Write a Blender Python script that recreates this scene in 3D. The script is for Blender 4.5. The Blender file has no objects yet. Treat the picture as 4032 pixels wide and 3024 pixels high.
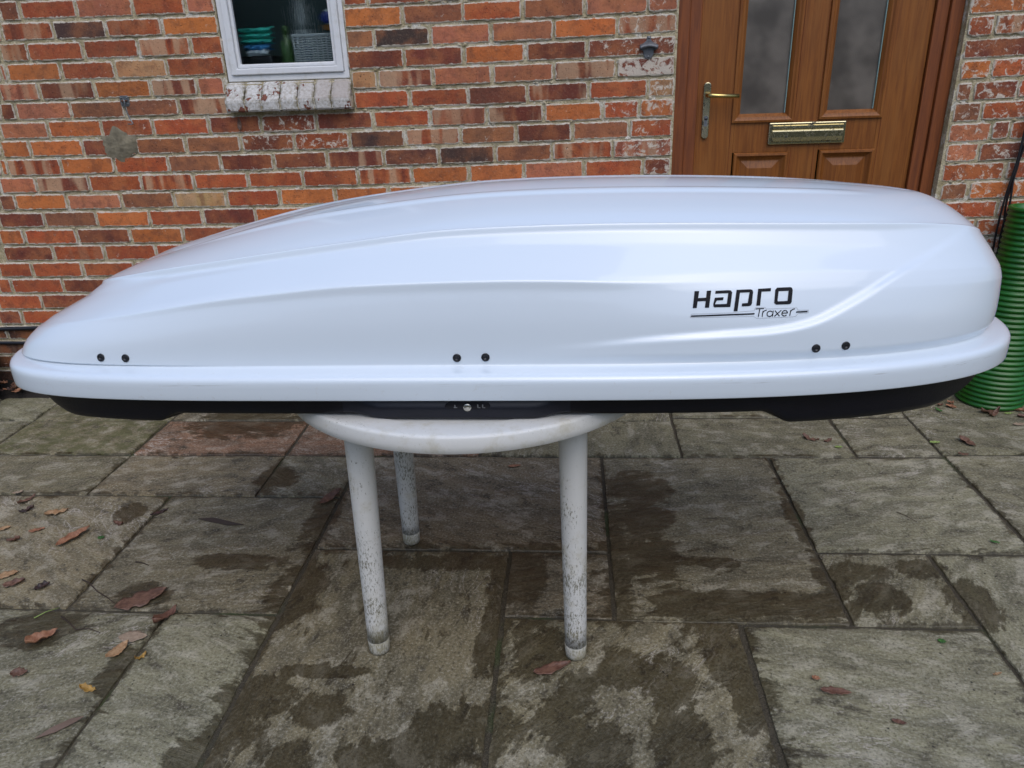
import bpy, bmesh, math, random
import numpy as np
from mathutils import Vector, Matrix, noise
from mathutils.bvhtree import BVHTree
random.seed(7)
SC = bpy.context.scene
COL = SC.collection
# ------------------------------------------------------------------ camera
cam = bpy.data.objects.new('camera', bpy.data.cameras.new('camera'))
COL.objects.link(cam)
SC.camera = cam
cam.data.sensor_width = 36.0
cam.data.lens = 36.0 * 2950 / 4032
cam.data.clip_start = 0.05
cam.data.clip_end = 500
F_ = Vector((-0.077783, 0.918317, -0.388128)); R_ = Vector((0.996964, 0.070308, -0.033447)); U_ = Vector((0.003426, 0.389552, 0.920998))
cam.matrix_world = Matrix(((R_.x, U_.x, -F_.x, 0), (R_.y, U_.y, -F_.y, -3.184), (R_.z, U_.z, -F_.z, 1.37), (0, 0, 0, 1)))
# ------------------------------------------------------------------ sky and sun (overcast)
W = bpy.data.worlds.new('World'); SC.world = W; W.use_nodes = True
wt = W.node_tree; wt.nodes.clear()
SUN_EL, SUN_ROT = math.radians(54), math.radians(165)
sk = wt.nodes.new('ShaderNodeTexSky'); sk.sky_type = 'NISHITA'; sk.sun_disc = False
sk.sun_elevation = SUN_EL; sk.sun_rotation = SUN_ROT; sk.air_density = 1.0; sk.dust_density = 1.5
hs = wt.nodes.new('ShaderNodeHueSaturation'); hs.inputs['Saturation'].default_value = 1.05
bg = wt.nodes.new('ShaderNodeBackground'); bg.inputs['Strength'].default_value = 0.15
wo = wt.nodes.new('ShaderNodeOutputWorld')
# overcast: the cloud layer is brighter overhead than at the horizon
tc_ = wt.nodes.new('ShaderNodeTexCoord'); sx_ = wt.nodes.new('ShaderNodeSeparateXYZ'); mr_ = wt.nodes.new('ShaderNodeMapRange')
mr_.inputs[1].default_value = 0.0; mr_.inputs[2].default_value = 0.85; mr_.inputs[3].default_value = 0.22; mr_.inputs[4].default_value = 1.35
mu_ = wt.nodes.new('ShaderNodeMix'); mu_.data_type = 'RGBA'; mu_.blend_type = 'MULTIPLY'; mu_.inputs[0].default_value = 1.0
wt.links.new(tc_.outputs['Generated'], sx_.inputs[0]); wt.links.new(sx_.outputs[2], mr_.inputs[0])
wt.links.new(sk.outputs[0], hs.inputs['Color']); wt.links.new(hs.outputs[0], mu_.inputs[6]); wt.links.new(mr_.outputs[0], mu_.inputs[7]); wt.links.new(mu_.outputs[2], bg.inputs[0]); wt.links.new(bg.outputs[0], wo.inputs[0])
sun = bpy.data.objects.new('sun', bpy.data.lights.new('sun', 'SUN')); COL.objects.link(sun)
sun.data.energy = 0.7; sun.data.angle = math.radians(60); sun.data.color = (1.0, 0.97, 0.93)
_sd = Vector((math.sin(SUN_ROT) * math.cos(SUN_EL), math.cos(SUN_ROT) * math.cos(SUN_EL), math.sin(SUN_EL)))
sun.rotation_euler = _sd.to_track_quat('Z', 'Y').to_euler()
SC.view_settings.view_transform = 'Standard'; SC.view_settings.look = 'None'
SC.view_settings.exposure = 0.44; SC.view_settings.gamma = 1.0; SC.view_settings.use_curve_mapping = False

# ------------------------------------------------------------------ helpers
def prop(o, label=None, cat=None, group=None, kind=None):
    if label: o['label'] = label
    if cat: o['category'] = cat
    if group: o['group'] = group
    if kind: o['kind'] = kind
    return o

def empty(name, loc, label=None, cat=None, group=None, rz=0.0):
    o = bpy.data.objects.new(name, None); COL.objects.link(o)
    o.location = loc; o.rotation_euler = (0, 0, rz); o.empty_display_size = 0.05
    return prop(o, label, cat, group)

def mesh_obj(name, verts, faces, mat, parent=None, smooth=False, attrs=None, mats=None, mi=None):
    """verts are world coordinates; a parented object keeps them there"""
    me = bpy.data.meshes.new(name)
    off = Vector((0, 0, 0))
    if parent is not None:
        p = parent
        while p is not None:
            off += p.location; p = p.parent
    V = np.asarray(verts, dtype=float) - np.array(off)
    me.from_pydata(V.tolist(), [], faces)
    me.materials.append(mat)
    for m_ in (mats or []): me.materials.append(m_)
    if mi is not None: me.polygons.foreach_set('material_index', mi)
    if smooth: me.polygons.foreach_set('use_smooth', [True] * len(me.polygons))
    for k, (typ, data) in (attrs or {}).items():
        a = me.attributes.new(k, typ, 'POINT')
        if typ == 'FLOAT': a.data.foreach_set('value', np.asarray(data, dtype=float).ravel())
        elif typ == 'FLOAT_VECTOR': a.data.foreach_set('vector', np.asarray(data, dtype=float).ravel())
        else: a.data.foreach_set('color', np.asarray(data, dtype=float).ravel())
    me.update()
    o = bpy.data.objects.new(name, me); COL.objects.link(o)
    if parent is not None: o.parent = parent
    return o

class MB:
    def __init__(s): s.v = []; s.f = []
    def add(s, v, f):
        n = len(s.v); s.v += [tuple(p) for p in v]; s.f += [tuple(i + n for i in q) for q in f]; return s
    def box(s, a, b):
        x0, y0, z0 = a; x1, y1, z1 = b
        return s.add([(x0,y0,z0),(x1,y0,z0),(x1,y1,z0),(x0,y1,z0),(x0,y0,z1),(x1,y0,z1),(x1,y1,z1),(x0,y1,z1)],
                     [(0,3,2,1),(4,5,6,7),(0,1,5,4),(1,2,6,5),(2,3,7,6),(3,0,4,7)])
    def quad(s, *p): return s.add(p, [tuple(range(len(p)))])
    def tube(s, pts, r, n=10, cap=True):
        pts = [Vector(p) for p in pts]; rs = r if isinstance(r, (list, tuple)) else [r] * len(pts)
        v = []; f = []; prev = None
        for i, p in enumerate(pts):
            d = (pts[min(i + 1, len(pts) - 1)] - pts[max(i - 1, 0)]).normalized()
            if prev is None:
                a = d.orthogonal().normalized()
            else:
                a = (prev - d * prev.dot(d)).normalized()
            prev = a; b = d.cross(a)
            for k in range(n):
                t = 2 * math.pi * k / n
                v.append(p + (a * math.cos(t) + b * math.sin(t)) * rs[i])
        for i in range(len(pts) - 1):
            for k in range(n):
                k2 = (k + 1) % n
                f.append((i*n+k, i*n+k2, (i+1)*n+k2, (i+1)*n+k))
        if cap:
            f.append(tuple(range(n))[::-1]); f.append(tuple((len(pts)-1)*n + k for k in range(n)))
        return s.add(v, f)
    def lathe(s, prof, c, n=48, axis='z', close=False):
        v = []; f = []
        for (r, h) in prof:
            for k in range(n):
                t = 2 * math.pi * k / n
                if axis == 'z': v.append((c[0] + r*math.cos(t), c[1] + r*math.sin(t), c[2] + h))
                else: v.append((c[0] + r*math.cos(t), c[1] - h, c[2] + r*math.sin(t)))
        m = len(prof)
        for i in range(m - 1):
            for k in range(n):
                k2 = (k+1) % n
                q = (i*n+k, i*n+k2, (i+1)*n+k2, (i+1)*n+k)
                f.append(q if axis == 'z' else q)
        if prof[0][0] > 1e-6: f.append(tuple(range(n))[::-1])
        if prof[-1][0] > 1e-6: f.append(tuple((m-1)*n + k for k in range(n)))
        return s.add(v, f)
    def obj(s, name, mat, parent=None, smooth=False, bevel=0.0, seg=2):
        o = mesh_obj(name, s.v, s.f, mat, parent, smooth)
        bm = bmesh.new(); bm.from_mesh(o.data); bmesh.ops.recalc_face_normals(bm, faces=bm.faces); bm.to_mesh(o.data); bm.free()
        if bevel:
            m = o.modifiers.new('bevel', 'BEVEL'); m.width = bevel; m.segments = seg; m.limit_method = 'ANGLE'; m.angle_limit = math.radians(35)
        return o

class NT:
    """small node-tree writer"""
    def __init__(s, name):
        s.m = bpy.data.materials.new(name); s.m.use_nodes = True; s.t = s.m.node_tree; s.t.nodes.clear()
        s.out = s.t.nodes.new('ShaderNodeOutputMaterial'); s.b = s.t.nodes.new('ShaderNodeBsdfPrincipled')
        s.t.links.new(s.b.outputs[0], s.out.inputs[0])
    def n(s, typ, **k):
        nd = s.t.nodes.new('ShaderNode' + typ)
        for a, b in k.items(): setattr(nd, a, b)
        return nd
    def put(s, nd, i, v):
        if hasattr(v, 'links') or isinstance(v, bpy.types.NodeSocket): s.t.links.new(v, nd.inputs[i])
        else:
            x = nd.inputs[i].default_value
            if hasattr(x, '__len__') and not hasattr(v, '__len__'): v = [v] * len(x)
            if hasattr(x, '__len__') and len(x) == 4 and len(v) == 3: v = (*v, 1)
            nd.inputs[i].default_value = v
    def coord(s, kind='Object'): return s.n('TexCoord').outputs[kind]
    def attr(s, name, o='Color'): return s.n('Attribute', attribute_name=name).outputs[o]
    def mapping(s, v, scale=(1,1,1), loc=(0,0,0), rot=(0,0,0)):
        m = s.n('Mapping'); s.put(m, 0, v); m.inputs[1].default_value = loc; m.inputs[2].default_value = rot; m.inputs[3].default_value = scale; return m.outputs[0]
    def noise(s, v, scale, detail=3, rough=0.55, dist=0.0, o=0):
        m = s.n('TexNoise'); s.put(m, 'Vector', v); m.inputs['Scale'].default_value = scale; m.inputs['Detail'].default_value = detail
        m.inputs['Roughness'].default_value = rough; m.inputs['Distortion'].default_value = dist; return m.outputs[o]
    def voro(s, v, scale, feature='F1', o='Distance', rnd=1.0):
        m = s.n('TexVoronoi', feature=feature); s.put(m, 'Vector', v); m.inputs['Scale'].default_value = scale; m.inputs['Randomness'].default_value = rnd; return m.outputs[o]
    def math(s, op, a, b=0.0, c=0.0, clamp=False):
        m = s.n('Math', operation=op, use_clamp=clamp); s.put(m, 0, a); s.put(m, 1, b)
        if op in ('MULTIPLY_ADD', 'SMOOTH_MIN', 'SMOOTH_MAX'): s.put(m, 2, c)
        return m.outputs[0]
    def step(s, v, a, b, lo=0.0, hi=1.0):
        m = s.n('MapRange', interpolation_type='SMOOTHSTEP'); s.put(m, 0, v); m.inputs[1].default_value = a; m.inputs[2].default_value = b
        m.inputs[3].default_value = lo; m.inputs[4].default_value = hi; return m.outputs[0]
    def mix(s, f, a, b, mode='MIX'):
        m = s.n('Mix', data_type='RGBA', blend_type=mode); s.put(m, 0, f); s.put(m, 6, a); s.put(m, 7, b); return m.outputs[2]
    def sep(s, v):
        m = s.n('SeparateXYZ'); s.put(m, 0, v); return m.outputs
    def comb(s, x, y, z):
        m = s.n('CombineXYZ'); s.put(m, 0, x); s.put(m, 1, y); s.put(m, 2, z); return m.outputs[0]
    def bump(s, h, strength=0.5, dist=0.002, nrm=None):
        m = s.n('Bump'); s.put(m, 'Height', h); m.inputs['Strength'].default_value = strength; m.inputs['Distance'].default_value = dist
        if nrm is not None: s.put(m, 'Normal', nrm)
        return m.outputs[0]
    def set(s, **k):
        for a, b in k.items(): s.put(s.b, a.replace('_', ' '), b)
        return s
def plain(name, col, rough=0.5, metal=0.0, spec=0.5, var=0.12, vs=30, bump=0.0, bs=200):
    t = NT(name); c = t.coord()
    n1 = t.noise(c, vs, 4)
    col2 = tuple(x * (1 - var * 2) for x in col)
    t.set(Base_Color=t.mix(n1, col2, tuple(min(1, x * (1 + var * .6)) for x in col)), Roughness=rough, Metallic=metal)
    t.b.inputs['Specular IOR Level'].default_value = spec
    if bump: t.set(Normal=t.bump(t.noise(c, bs, 4), 0.6, bump))
    return t.m

# ------------------------------------------------------------------ materials
def mat_brick():
    t = NT('brick'); c = t.coord(); base = t.attr('tone'); fx = t.n('SeparateColor'); t.put(fx, 0, t.attr('fx'))
    stripe, seed, wash = fx.outputs[0], fx.outputs[1], fx.outputs[2]
    edge = t.attr('edge', 'Fac')
    sp = t.sep(c)
    big = t.noise(c, 9, 4, .6)
    base = t.mix(t.step(big, .40, .64, 0, .7), base, t.mix(.55, base, (.58, .21, .075)))
    base = t.mix(t.step(t.noise(t.mapping(c, loc=(3, 1, 7)), 22, 6, .70), .46, .66, 0, .75), base, t.mix(.6, base, (.09, .04, .034)))
    # kiln stripes across a brick
    sx = t.comb(t.math('ADD', sp[0], t.math('MULTIPLY', t.noise(c, 12, 2), .018)), t.math('MULTIPLY', seed, 9.0), t.math('MULTIPLY', sp[2], .12))
    band = t.noise(sx, 24, 1.2, .4)
    base = t.mix(t.math('MULTIPLY', t.step(band, .46, .60), stripe), base, t.mix(.30, (.55, .36, .22), base))
    base = t.mix(t.math('MULTIPLY', t.step(band, .46, .30), t.math('MULTIPLY', stripe, .75)), base, (.15, .035, .025))
    base = t.mix(t.step(t.noise(c, 1.7, 5, .6), .42, .62, 0, .30), base, (.13, .07, .045))
    fine = t.noise(c, 150, 5, .7)
    base = t.mix(t.step(fine, .52, .78, 0, .55), base, t.mix(.5, base, (.55, .40, .28)))
    base = t.mix(t.step(fine, .44, .28, 0, .5), base, (.06, .03, .025))
    pits = t.voro(c, 95, o='Distance')
    pm = t.math('MULTIPLY', t.step(pits, .20, .07), t.step(t.noise(c, 26, 2), .44, .56))
    base = t.mix(pm, base, (.03, .018, .015))
    # lime bloom and old paint
    wn = t.noise(c, 34, 6, .72, .6)
    base = t.mix(t.math('MULTIPLY', t.step(t.math('ADD', wn, t.math('MULTIPLY', wash, .42)), .665, .76), .82), base, (.66, .60, .50))
    # mortar smeared over the arrises
    en = t.noise(c, 60, 5, .7)
    base = t.mix(t.step(t.math('ADD', t.math('MULTIPLY', edge, .5), t.math('MULTIPLY', en, .9)), .70, .82, 0, .9), base, t.mix(t.noise(c, 40, 3), (.34, .28, .18), (.80, .76, .68)))
    h = t.math('ADD', t.math('MULTIPLY', fine, .8), t.math('ADD', t.math('MULTIPLY', t.noise(c, 40, 4), 1.2), t.math('MULTIPLY', pm, -.8)))
    t.set(Base_Color=base, Roughness=.88, Normal=t.bump(h, .9, .0035)); t.b.inputs['Specular IOR Level'].default_value = .25
    return t.m
def mat_mortar():
    t = NT('mortar'); c = t.coord()
    n = t.noise(c, 28, 5, .7); f = t.noise(c, 170, 5, .75)
    col = t.mix(t.step(n, .35, .68), (.40, .33, .19), (.68, .60, .42))
    col = t.mix(t.step(t.noise(t.mapping(c, loc=(5, 5, 5)), 14, 5, .7), .54, .62, 0, .8), col, (.80, .77, .69))
    col = t.mix(t.step(f, .5, .34, 0, .75), col, (.09, .075, .05))
    col = t.mix(t.step(t.noise(c, 5, 3), .56, .7, 0, .4), col, (.13, .13, .05))
    h = t.math('ADD', t.math('MULTIPLY', n, 1.2), f)
    t.set(Base_Color=col, Roughness=.95, Normal=t.bump(h, 1.0, .006)); t.b.inputs['Specular IOR Level'].default_value = .2
    return t.m
def mat_slab():
    t = NT('riven_sandstone'); c = t.coord(); tint = t.attr('tint'); wet = t.attr('wet', 'Fac'); sp = t.attr('sp', 'Vector')
    s1 = t.mapping(sp, scale=(1, 2.6, 1))
    a = t.noise(s1, 5.0, 7, .60, .5)
    b = t.noise(t.mapping(sp, scale=(1, 1.5, 1), loc=(4, 4, 4)), 11, 8, .70, .3)
    g = t.noise(c, 130, 5, .75)
    col = t.mix(t.step(a, .34, .64), t.mix(.5, tint, (.060, .056, .040)), tint)
    col = t.mix(t.step(b, .50, .64, 0, .72), col, t.mix(.55, tint, (.46, .43, .34)))
    vein = t.math('ABSOLUTE', t.math('SUBTRACT', t.noise(s1, 4.2, 6, .62, 1.6), .52))
    col = t.mix(t.math('MULTIPLY', t.step(vein, .014, .002), t.step(t.noise(sp, 3, 2), .52, .64, 0, .7)), col, (.47, .43, .37))
    col = t.mix(t.step(b, .46, .34, 0, .8), col, (.055, .046, .030))
    col = t.mix(t.step(g, .50, .68, 0, .75), col, t.mix(.5, col, (.56, .54, .44)))
    col = t.mix(t.step(g, .48, .32, 0, .8), col, (.036, .032, .024))
    spot = t.voro(c, 38, o='Distance'); sm = t.math('MULTIPLY', t.step(spot, .14, .07), t.step(t.noise(c, 7, 3), .54, .6))
    col = t.mix(sm, col, (.022, .02, .018))
    moss = t.attr('moss', 'Fac')
    col = t.mix(t.math('MULTIPLY', moss, t.step(t.noise(c, 16, 5, .7), .38, .6)), col, (.085, .088, .03))
    wn = t.math('MULTIPLY', t.math('SUBTRACT', t.noise(c, 15, 8, .74, .5), .5), 1.9)
    wb = t.math('MULTIPLY', t.math('SUBTRACT', t.noise(t.mapping(sp, scale=(1, 3.2, 1), loc=(9, 2, 1)), 8, 8, .72, .7), .5), 2.3)
    wv = t.math('ADD', wet, t.math('MULTIPLY', t.math('ADD', wn, wb), t.math('ADD', t.math('MULTIPLY', wet, .9), .28)))
    wm = t.step(wv, .42, .60)
    dcol = t.mix(.5, col, (.030, .027, .018))
    dcol = t.mix(1.0, dcol, (.52, .49, .41), 'MULTIPLY')
    col = t.mix(t.math('MULTIPLY', wm, .88), col, dcol)
    h = t.math('ADD', t.math('MULTIPLY', a, 3.0), t.math('ADD', t.math('MULTIPLY', b, 1.1), t.math('MULTIPLY', g, .22)))
    t.set(Base_Color=col, Roughness=t.mix(wm, (.86,)*3, (.34,)*3), Normal=t.bump(h, .85, .006)); t.b.inputs['Specular IOR Level'].default_value = .32
    return t.m
def mat_joint():
    t = NT('paving_joint'); c = t.coord(); n = t.noise(c, 30, 5, .7); f = t.noise(c, 190, 4, .7)
    col = t.mix(n, (.024, .021, .013), (.095, .080, .050))
    col = t.mix(t.step(t.noise(c, 3.5, 4), .55, .66, 0, .8), col, (.045, .065, .018))
    col = t.mix(t.step(f, .5, .7, 0, .4), col, (.17, .15, .12))
    t.set(Base_Color=col, Roughness=.85, Normal=t.bump(t.math('ADD', n, f), 1, .006)); return t.m
def mat_lid():
    t = NT('white_gloss_shell'); c = t.coord(); sp = t.sep(c)
    n = t.noise(c, 3, 2)
    col = t.mix(n, (.64, .715, .775), (.665, .735, .795))
    # fine scuffs along the rim and a few over the shell
    sc = t.noise(t.mapping(c, scale=(5, 60, 420)), 1.0, 5, .7)
    band = t.math('MULTIPLY', t.step(sp[2], .077, .081), t.step(sp[2], .088, .083))
    xr = t.step(t.noise(t.mapping(c, scale=(1, 0, 0)), 4.0, 3, .6), .46, .56)
    col = t.mix(t.math('MULTIPLY', t.math('MULTIPLY', band, xr), t.step(sc, .55, .66, 0, .6)), col, (.24, .22, .20))
    dirt = t.math('MULTIPLY', t.step(sp[2], .118, .103), t.step(t.noise(c, 60, 5, .7), .60, .75, 0, .3))
    col = t.mix(dirt, col, (.50, .48, .42))
    t.set(Base_Color=col, Roughness=.34)
    t.b.inputs['Specular IOR Level'].default_value = .5
    t.b.inputs['Coat Weight'].default_value = .9; t.b.inputs['Coat Roughness'].default_value = .035
    return t.m
def mat_plastic_table():
    t = NT('weathered_white_plastic'); c = t.coord(); sp = t.sep(c)
    col = t.mix(t.noise(c, 7, 4), (.57, .57, .54), (.68, .675, .64))
    stn = t.noise(c, 14, 6, .7)
    col = t.mix(t.step(stn, .5, .72, 0, .55), col, (.42, .38, .26))
    spk = t.noise(t.mapping(c, scale=(1, 1, .38)), 250, 5, .75)
    low = t.step(sp[2], .62, .10, -.035, .115)          # mould grows thicker towards the feet
    pat = t.math('MULTIPLY', t.math('SUBTRACT', t.noise(c, 10, 3), .5), .42)
    col = t.mix(t.step(t.math('ADD', spk, t.math('ADD', low, pat)), .60, .70, 0, .8), col, (.105, .095, .045))
    col = t.mix(t.math('MULTIPLY', t.step(sp[2], .16, .02), t.step(stn, .42, .62, 0, .7)), col, (.36, .33, .22))
    col = t.mix(t.step(sp[2], .0445, .0425, 0, .45), col, (.27, .25, .17))
    t.set(Base_Color=col, Roughness=.5, Normal=t.bump(spk, .3, .001)); return t.m
def mat_wood():
    t = NT('stained_oak'); c = t.coord()
    v = t.mapping(c, scale=(1, 1, .045))
    g = t.noise(v, 95, 6, .65, .8); w = t.noise(t.mapping(c, scale=(1, 1, .16)), 14, 3, .5, 1.4)
    col = t.mix(t.step(g, .3, .7), (.155, .047, .008), (.255, .088, .015))
    col = t.mix(t.step(w, .45, .7, 0, .5), col, (.26, .10, .022))
    t.set(Base_Color=col, Roughness=.46, Normal=t.bump(g, .35, .0012)); t.b.inputs['Specular IOR Level'].default_value = .4
    return t.m
def mat_wood_frame():
    t = NT('red_stained_timber'); c = t.coord()
    g = t.noise(t.mapping(c, scale=(1, 1, .06)), 70, 6, .7, .6)
    col = t.mix(t.step(g, .3, .7), (.13, .033, .007), (.24, .066, .012))
    col = t.mix(t.step(t.noise(c, 20, 6, .75), .62, .74, 0, .22), col, (.22, .13, .10))
    t.set(Base_Color=col, Roughness=.55, Normal=t.bump(g, .4, .0015)); return t.m
def mat_brass():
    t = NT('tarnished_brass'); c = t.coord(); n = t.noise(c, 75, 6, .72, .8)
    m = t.step(t.math('ADD', n, t.math('MULTIPLY', t.math('SUBTRACT', t.noise(c, 18, 3), .5), .6)), .56, .66)
    col = t.mix(m, (.52, .47, .30), (.05, .047, .036))
    t.set(Base_Color=col, Metallic=t.mix(m, (1,)*3, (.35,)*3), Roughness=t.mix(m, (.24,)*3, (.55,)*3)); return t.m
def mat_upvc():
    t = NT('white_upvc'); c = t.coord()
    col = t.mix(t.step(t.noise(c, 24, 6, .7), .5, .75, 0, .5), (.70, .71, .72), (.48, .46, .40))
    col = t.mix(t.step(t.noise(c, 180, 4, .7), .62, .75, 0, .35), col, (.25, .22, .17))
    t.set(Base_Color=col, Roughness=.4); return t.m
def mat_sill():
    t = NT('flaking_white_paint'); c = t.coord(); e = t.attr('edge', 'Fac'); wr = t.attr('wear', 'Fac')
    n = t.noise(t.mapping(c, loc=(2.3, 0, 1)), 30, 3, .6, .4)
    col = t.mix(t.step(t.noise(c, 90, 5, .7), .36, .7), (.60, .59, .57), (.34, .31, .26))
    col = t.mix(t.math('MULTIPLY', wr, .7), col, (.34, .29, .26))
    col = t.mix(t.math('MULTIPLY', e, t.step(t.noise(c, 60, 3), .4, .6)), col, (.16, .14, .08))
    m = t.step(t.math('SUBTRACT', n, t.math('MULTIPLY', wr, .1)), .595, .61)
    col = t.mix(m, col, (.17, .055, .032))
    h = t.math('ADD', t.math('MULTIPLY', m, -2.0), t.noise(c, 120, 4, .7))
    t.set(Base_Color=col, Roughness=.75, Normal=t.bump(h, .8, .002)); return t.m
def mat_pane():
    t = NT('rain_wet_glass'); c = t.coord()
    h = t.noise(t.mapping(c, scale=(150, 1, 5)), 1.0, 3, .6, .6)
    t.set(Base_Color=(.90, .95, .96), Roughness=.03, IOR=1.45, Normal=t.bump(h, .7, .0015))
    t.b.inputs['Transmission Weight'].default_value = 1.0
    return t.m
def mat_obscure():
    t = NT('obscured_door_glass'); c = t.coord()
    col = t.mix(t.step(t.noise(c, 4.5, 3), .35, .65), (.060, .050, .040), (.150, .130, .108))
    t.set(Base_Color=col, Roughness=.30, Normal=t.bump(t.noise(c, 260, 3, .6), .5, .0012)); t.b.inputs['Specular IOR Level'].default_value = .8
    return t.m
def mat_leaf(name, c1, c2, rough=.55):
    t = NT(name); c = t.coord('Object'); oi = t.n('ObjectInfo').outputs['Random']
    n = t.noise(t.comb(t.sep(c)[0], t.sep(c)[1], t.math('MULTIPLY', oi, 20)), 70, 5, .7)
    col = t.mix(t.step(n, .38, .64), c1, c2)
    col = t.mix(t.step(t.noise(c, 240, 3), .60, .72, 0, .5), col, (.03, .02, .012))
    t.set(Base_Color=col, Roughness=rough, Normal=t.bump(n, .5, .002)); return t.m

M_BRICK = mat_brick(); M_MORTAR = mat_mortar(); M_SLAB = mat_slab(); M_JOINT = mat_joint(); M_LID = mat_lid()
M_TABLE = mat_plastic_table(); M_WOOD = mat_wood(); M_FRAME = mat_wood_frame(); M_BRASS = mat_brass(); M_UPVC = mat_upvc()
M_SILL = mat_sill(); M_PANE = mat_pane(); M_OBSC = mat_obscure()
M_TRAY = plain('black_abs', (.007, .007, .011), .38, spec=.28, var=.2, bump=.0006, bs=300)
M_LOCKH = plain('black_satin_plastic', (.012, .013, .020), .38, spec=.35, var=.15)
M_BLACK = plain('black_rubber', (.010, .010, .013), .42)
M_INK = plain('black_vinyl', (.006, .006, .010), .5, spec=.18)
M_STEEL = plain('galvanised_steel', (.30, .31, .32), .42, .85, var=.3, vs=60)
M_RUST = plain('rusty_steel', (.20, .08, .035), .75, .3, var=.3, vs=80)
M_CAST = plain('dull_cast_metal', (.19, .20, .215), .55, .55, var=.35, vs=90, bump=.0008)
M_CHROME = plain('nickel_plate', (.62, .60, .54), .25, 1.0, var=.15, vs=80)
M_GREEN = plain('green_polythene', (.010, .125, .008), .36, var=.25, vs=20)
M_BLUE = plain('blue_polythene', (.012, .07, .42), .36, var=.2, vs=20)
M_MORTPATCH = plain('cement_patch', (.27, .235, .16), .95, var=.42, vs=26, bump=.012, bs=42)
M_ROOM = plain('dark_interior', (.12, .19, .20), .9)
M_CLOTHT = plain('teal_cloth', (.04, .62, .50), .8, vs=18, var=.3)
M_CLOTHB = plain('blue_cloth', (.05, .28, .62), .8, vs=18, var=.3)
M_CLOTHW = plain('pale_cloth', (.62, .74, .80), .8, vs=18, var=.2)
M_WICKER = plain('white_wicker', (.46, .52, .53), .7, vs=40)
M_CAPBLUE = plain('blue_cap', (.015, .04, .32), .4)
M_BOTTLEG = plain('green_bottle', (.05, .12, .03), .4)
M_BOTTLEB = plain('blue_bottle', (.03, .10, .20), .4)
M_GLEAM = plain('pale_ceramic', (.62, .72, .74), .3)
M_ORANGE = plain('orange_wood', (.45, .19, .03), .6)
M_LAWN = plain('lawn_soil', (.05, .075, .025), .95, vs=3, var=.3)
M_EAVE = plain('painted_eave', (.30, .28, .25), .7)
M_TILE = plain('roof_tiles', (.12, .055, .04), .8)
M_DKPOT = plain('mossy_plastic', (.022, .035, .012), .7, vs=15, var=.4)
M_SEAM = plain('grimy_seam', (.22, .22, .19), .8)
M_SOIL = plain('damp_soil', (.02, .016, .012), .95, vs=40, var=.4, bump=.01, bs=40)

# ------------------------------------------------------------------ brick wall
ROWS = {
0:[([-2.266,-2.179,-1.945,-1.712,-1.499,-1.379],'DRPRP'),([-.872,-.77,-.545,-.409,-.175,.06,.295,.41],'RDPRRPW')],
1:[([-2.283,-2.059,-1.839,-1.61,-1.379],'sKrO'),([-.877,-.642,-.406,-.175,.057,.296,.41],'OBRBPP')],
2:[([-2.31,-2.191,-1.955,-1.721,-1.505,-1.373],'sRRsR'),([-.875,-.761,-.54,-.302,-.059,.183,.41],'BKPPOs'),([1.463,1.673],'O')],
3:[([-2.335,-2.304,-2.072,-1.843,-1.621,-1.381],'PORTR'),([-.88,-.65,-.412,-.169,.068,.41],'DDODW'),([1.47,1.566,1.779],'Rs')],
4:[([-2.358,-2.186,-1.947,-1.705,-1.509,-1.391],'pdOdP'),([-.873,-.764,-.538,-.303,-.061,.181,.41],'TdPPdW'),([1.47,1.721],'D')],
5:[([-2.38,-2.311,-2.071,-1.835,-1.604,-1.385],'DPBBs'),([-.867,-.637,-.403,-.165,.075,.307,.41],'RRDdRT'),([1.47,1.582,1.802],'OR')],
6:[([-2.406,-2.191,-1.956,-1.731,-1.491,-1.265,-1.034,-.797,-.561,-.332,-.102,.132,.276,.41],'POrRDWDRpsORO'),([1.469,1.531,1.696,1.831],'BDR')],
7:[([-2.426,-2.292,-2.056,-1.824,-1.604,-1.365,-1.135,-.903,-.672,-.444,-.216,.01,.24,.41],'OODBBWwKsBDBR'),([1.472,1.579,1.807],'BR')],
8:[([-2.451,-2.419,-2.177,-1.938,-1.696,-1.466,-1.238,-1.007,-.767,-.535,-.304,-.069,.174,.41],'OsORBDDskKBsp'),([1.47,1.631,1.697,1.914],'PDR')],
9:[([-2.475,-2.306,-2.068,-1.832,-1.598,-1.36,-1.122,-.886,-.656,-.416,-.186,.059,.298,.41],'PsRsRRRsOOPRD'),([1.472,1.597,1.824],'PD')],
10:[([-2.501,-2.426,-2.186,-1.942,-1.703,-1.469,-1.233,-.994,-.761,-.518,-.275],'BOPBtROOOB'),([1.474,1.714,1.938],'RR')],
11:[([-2.525,-2.315,-2.073,-1.831,-1.591,-1.354,-1.116,-.885],'DBORDOR'),([1.479,1.587,1.821],'BO')],
12:[([-2.55,-2.429,-2.183,-1.937,-1.694,-1.451,-1.213,-.97],'ORDORRO'),([1.502,1.715,1.937],'RR')],
13:[([-2.577,-2.556,-2.315,-2.077,-1.836,-1.592,-1.35],'RDrRRD'),([1.516,1.643,1.875],'OR')],
14:[([-2.601,-2.437,-2.197,-1.951,-1.71,-1.465],'RRRDR'),([1.554,1.694,1.927],'DR')],
15:[([-2.627,-2.559,-2.312,-2.07,-1.826,-1.585],'RRDRO')],
16:[([-2.652,-2.435,-2.189,-1.95,-1.705],'RDRR')],
17:[([-2.674,-2.555,-2.31,-2.059,-1.812],'DRRD')],
}
TONE = {'R': (.400, .092, .036), 'O': (.540, .160, .045), 'D': (.200, .054, .034), 'K': (.062, .040, .036), 'P': (.480, .165, .090),
        'B': (.280, .112, .058), 'T': (.500, .300, .140)}
def zc(k, x):
    return 1.6156 - .075 * k + .0118 * x + .004 * x * x
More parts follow.
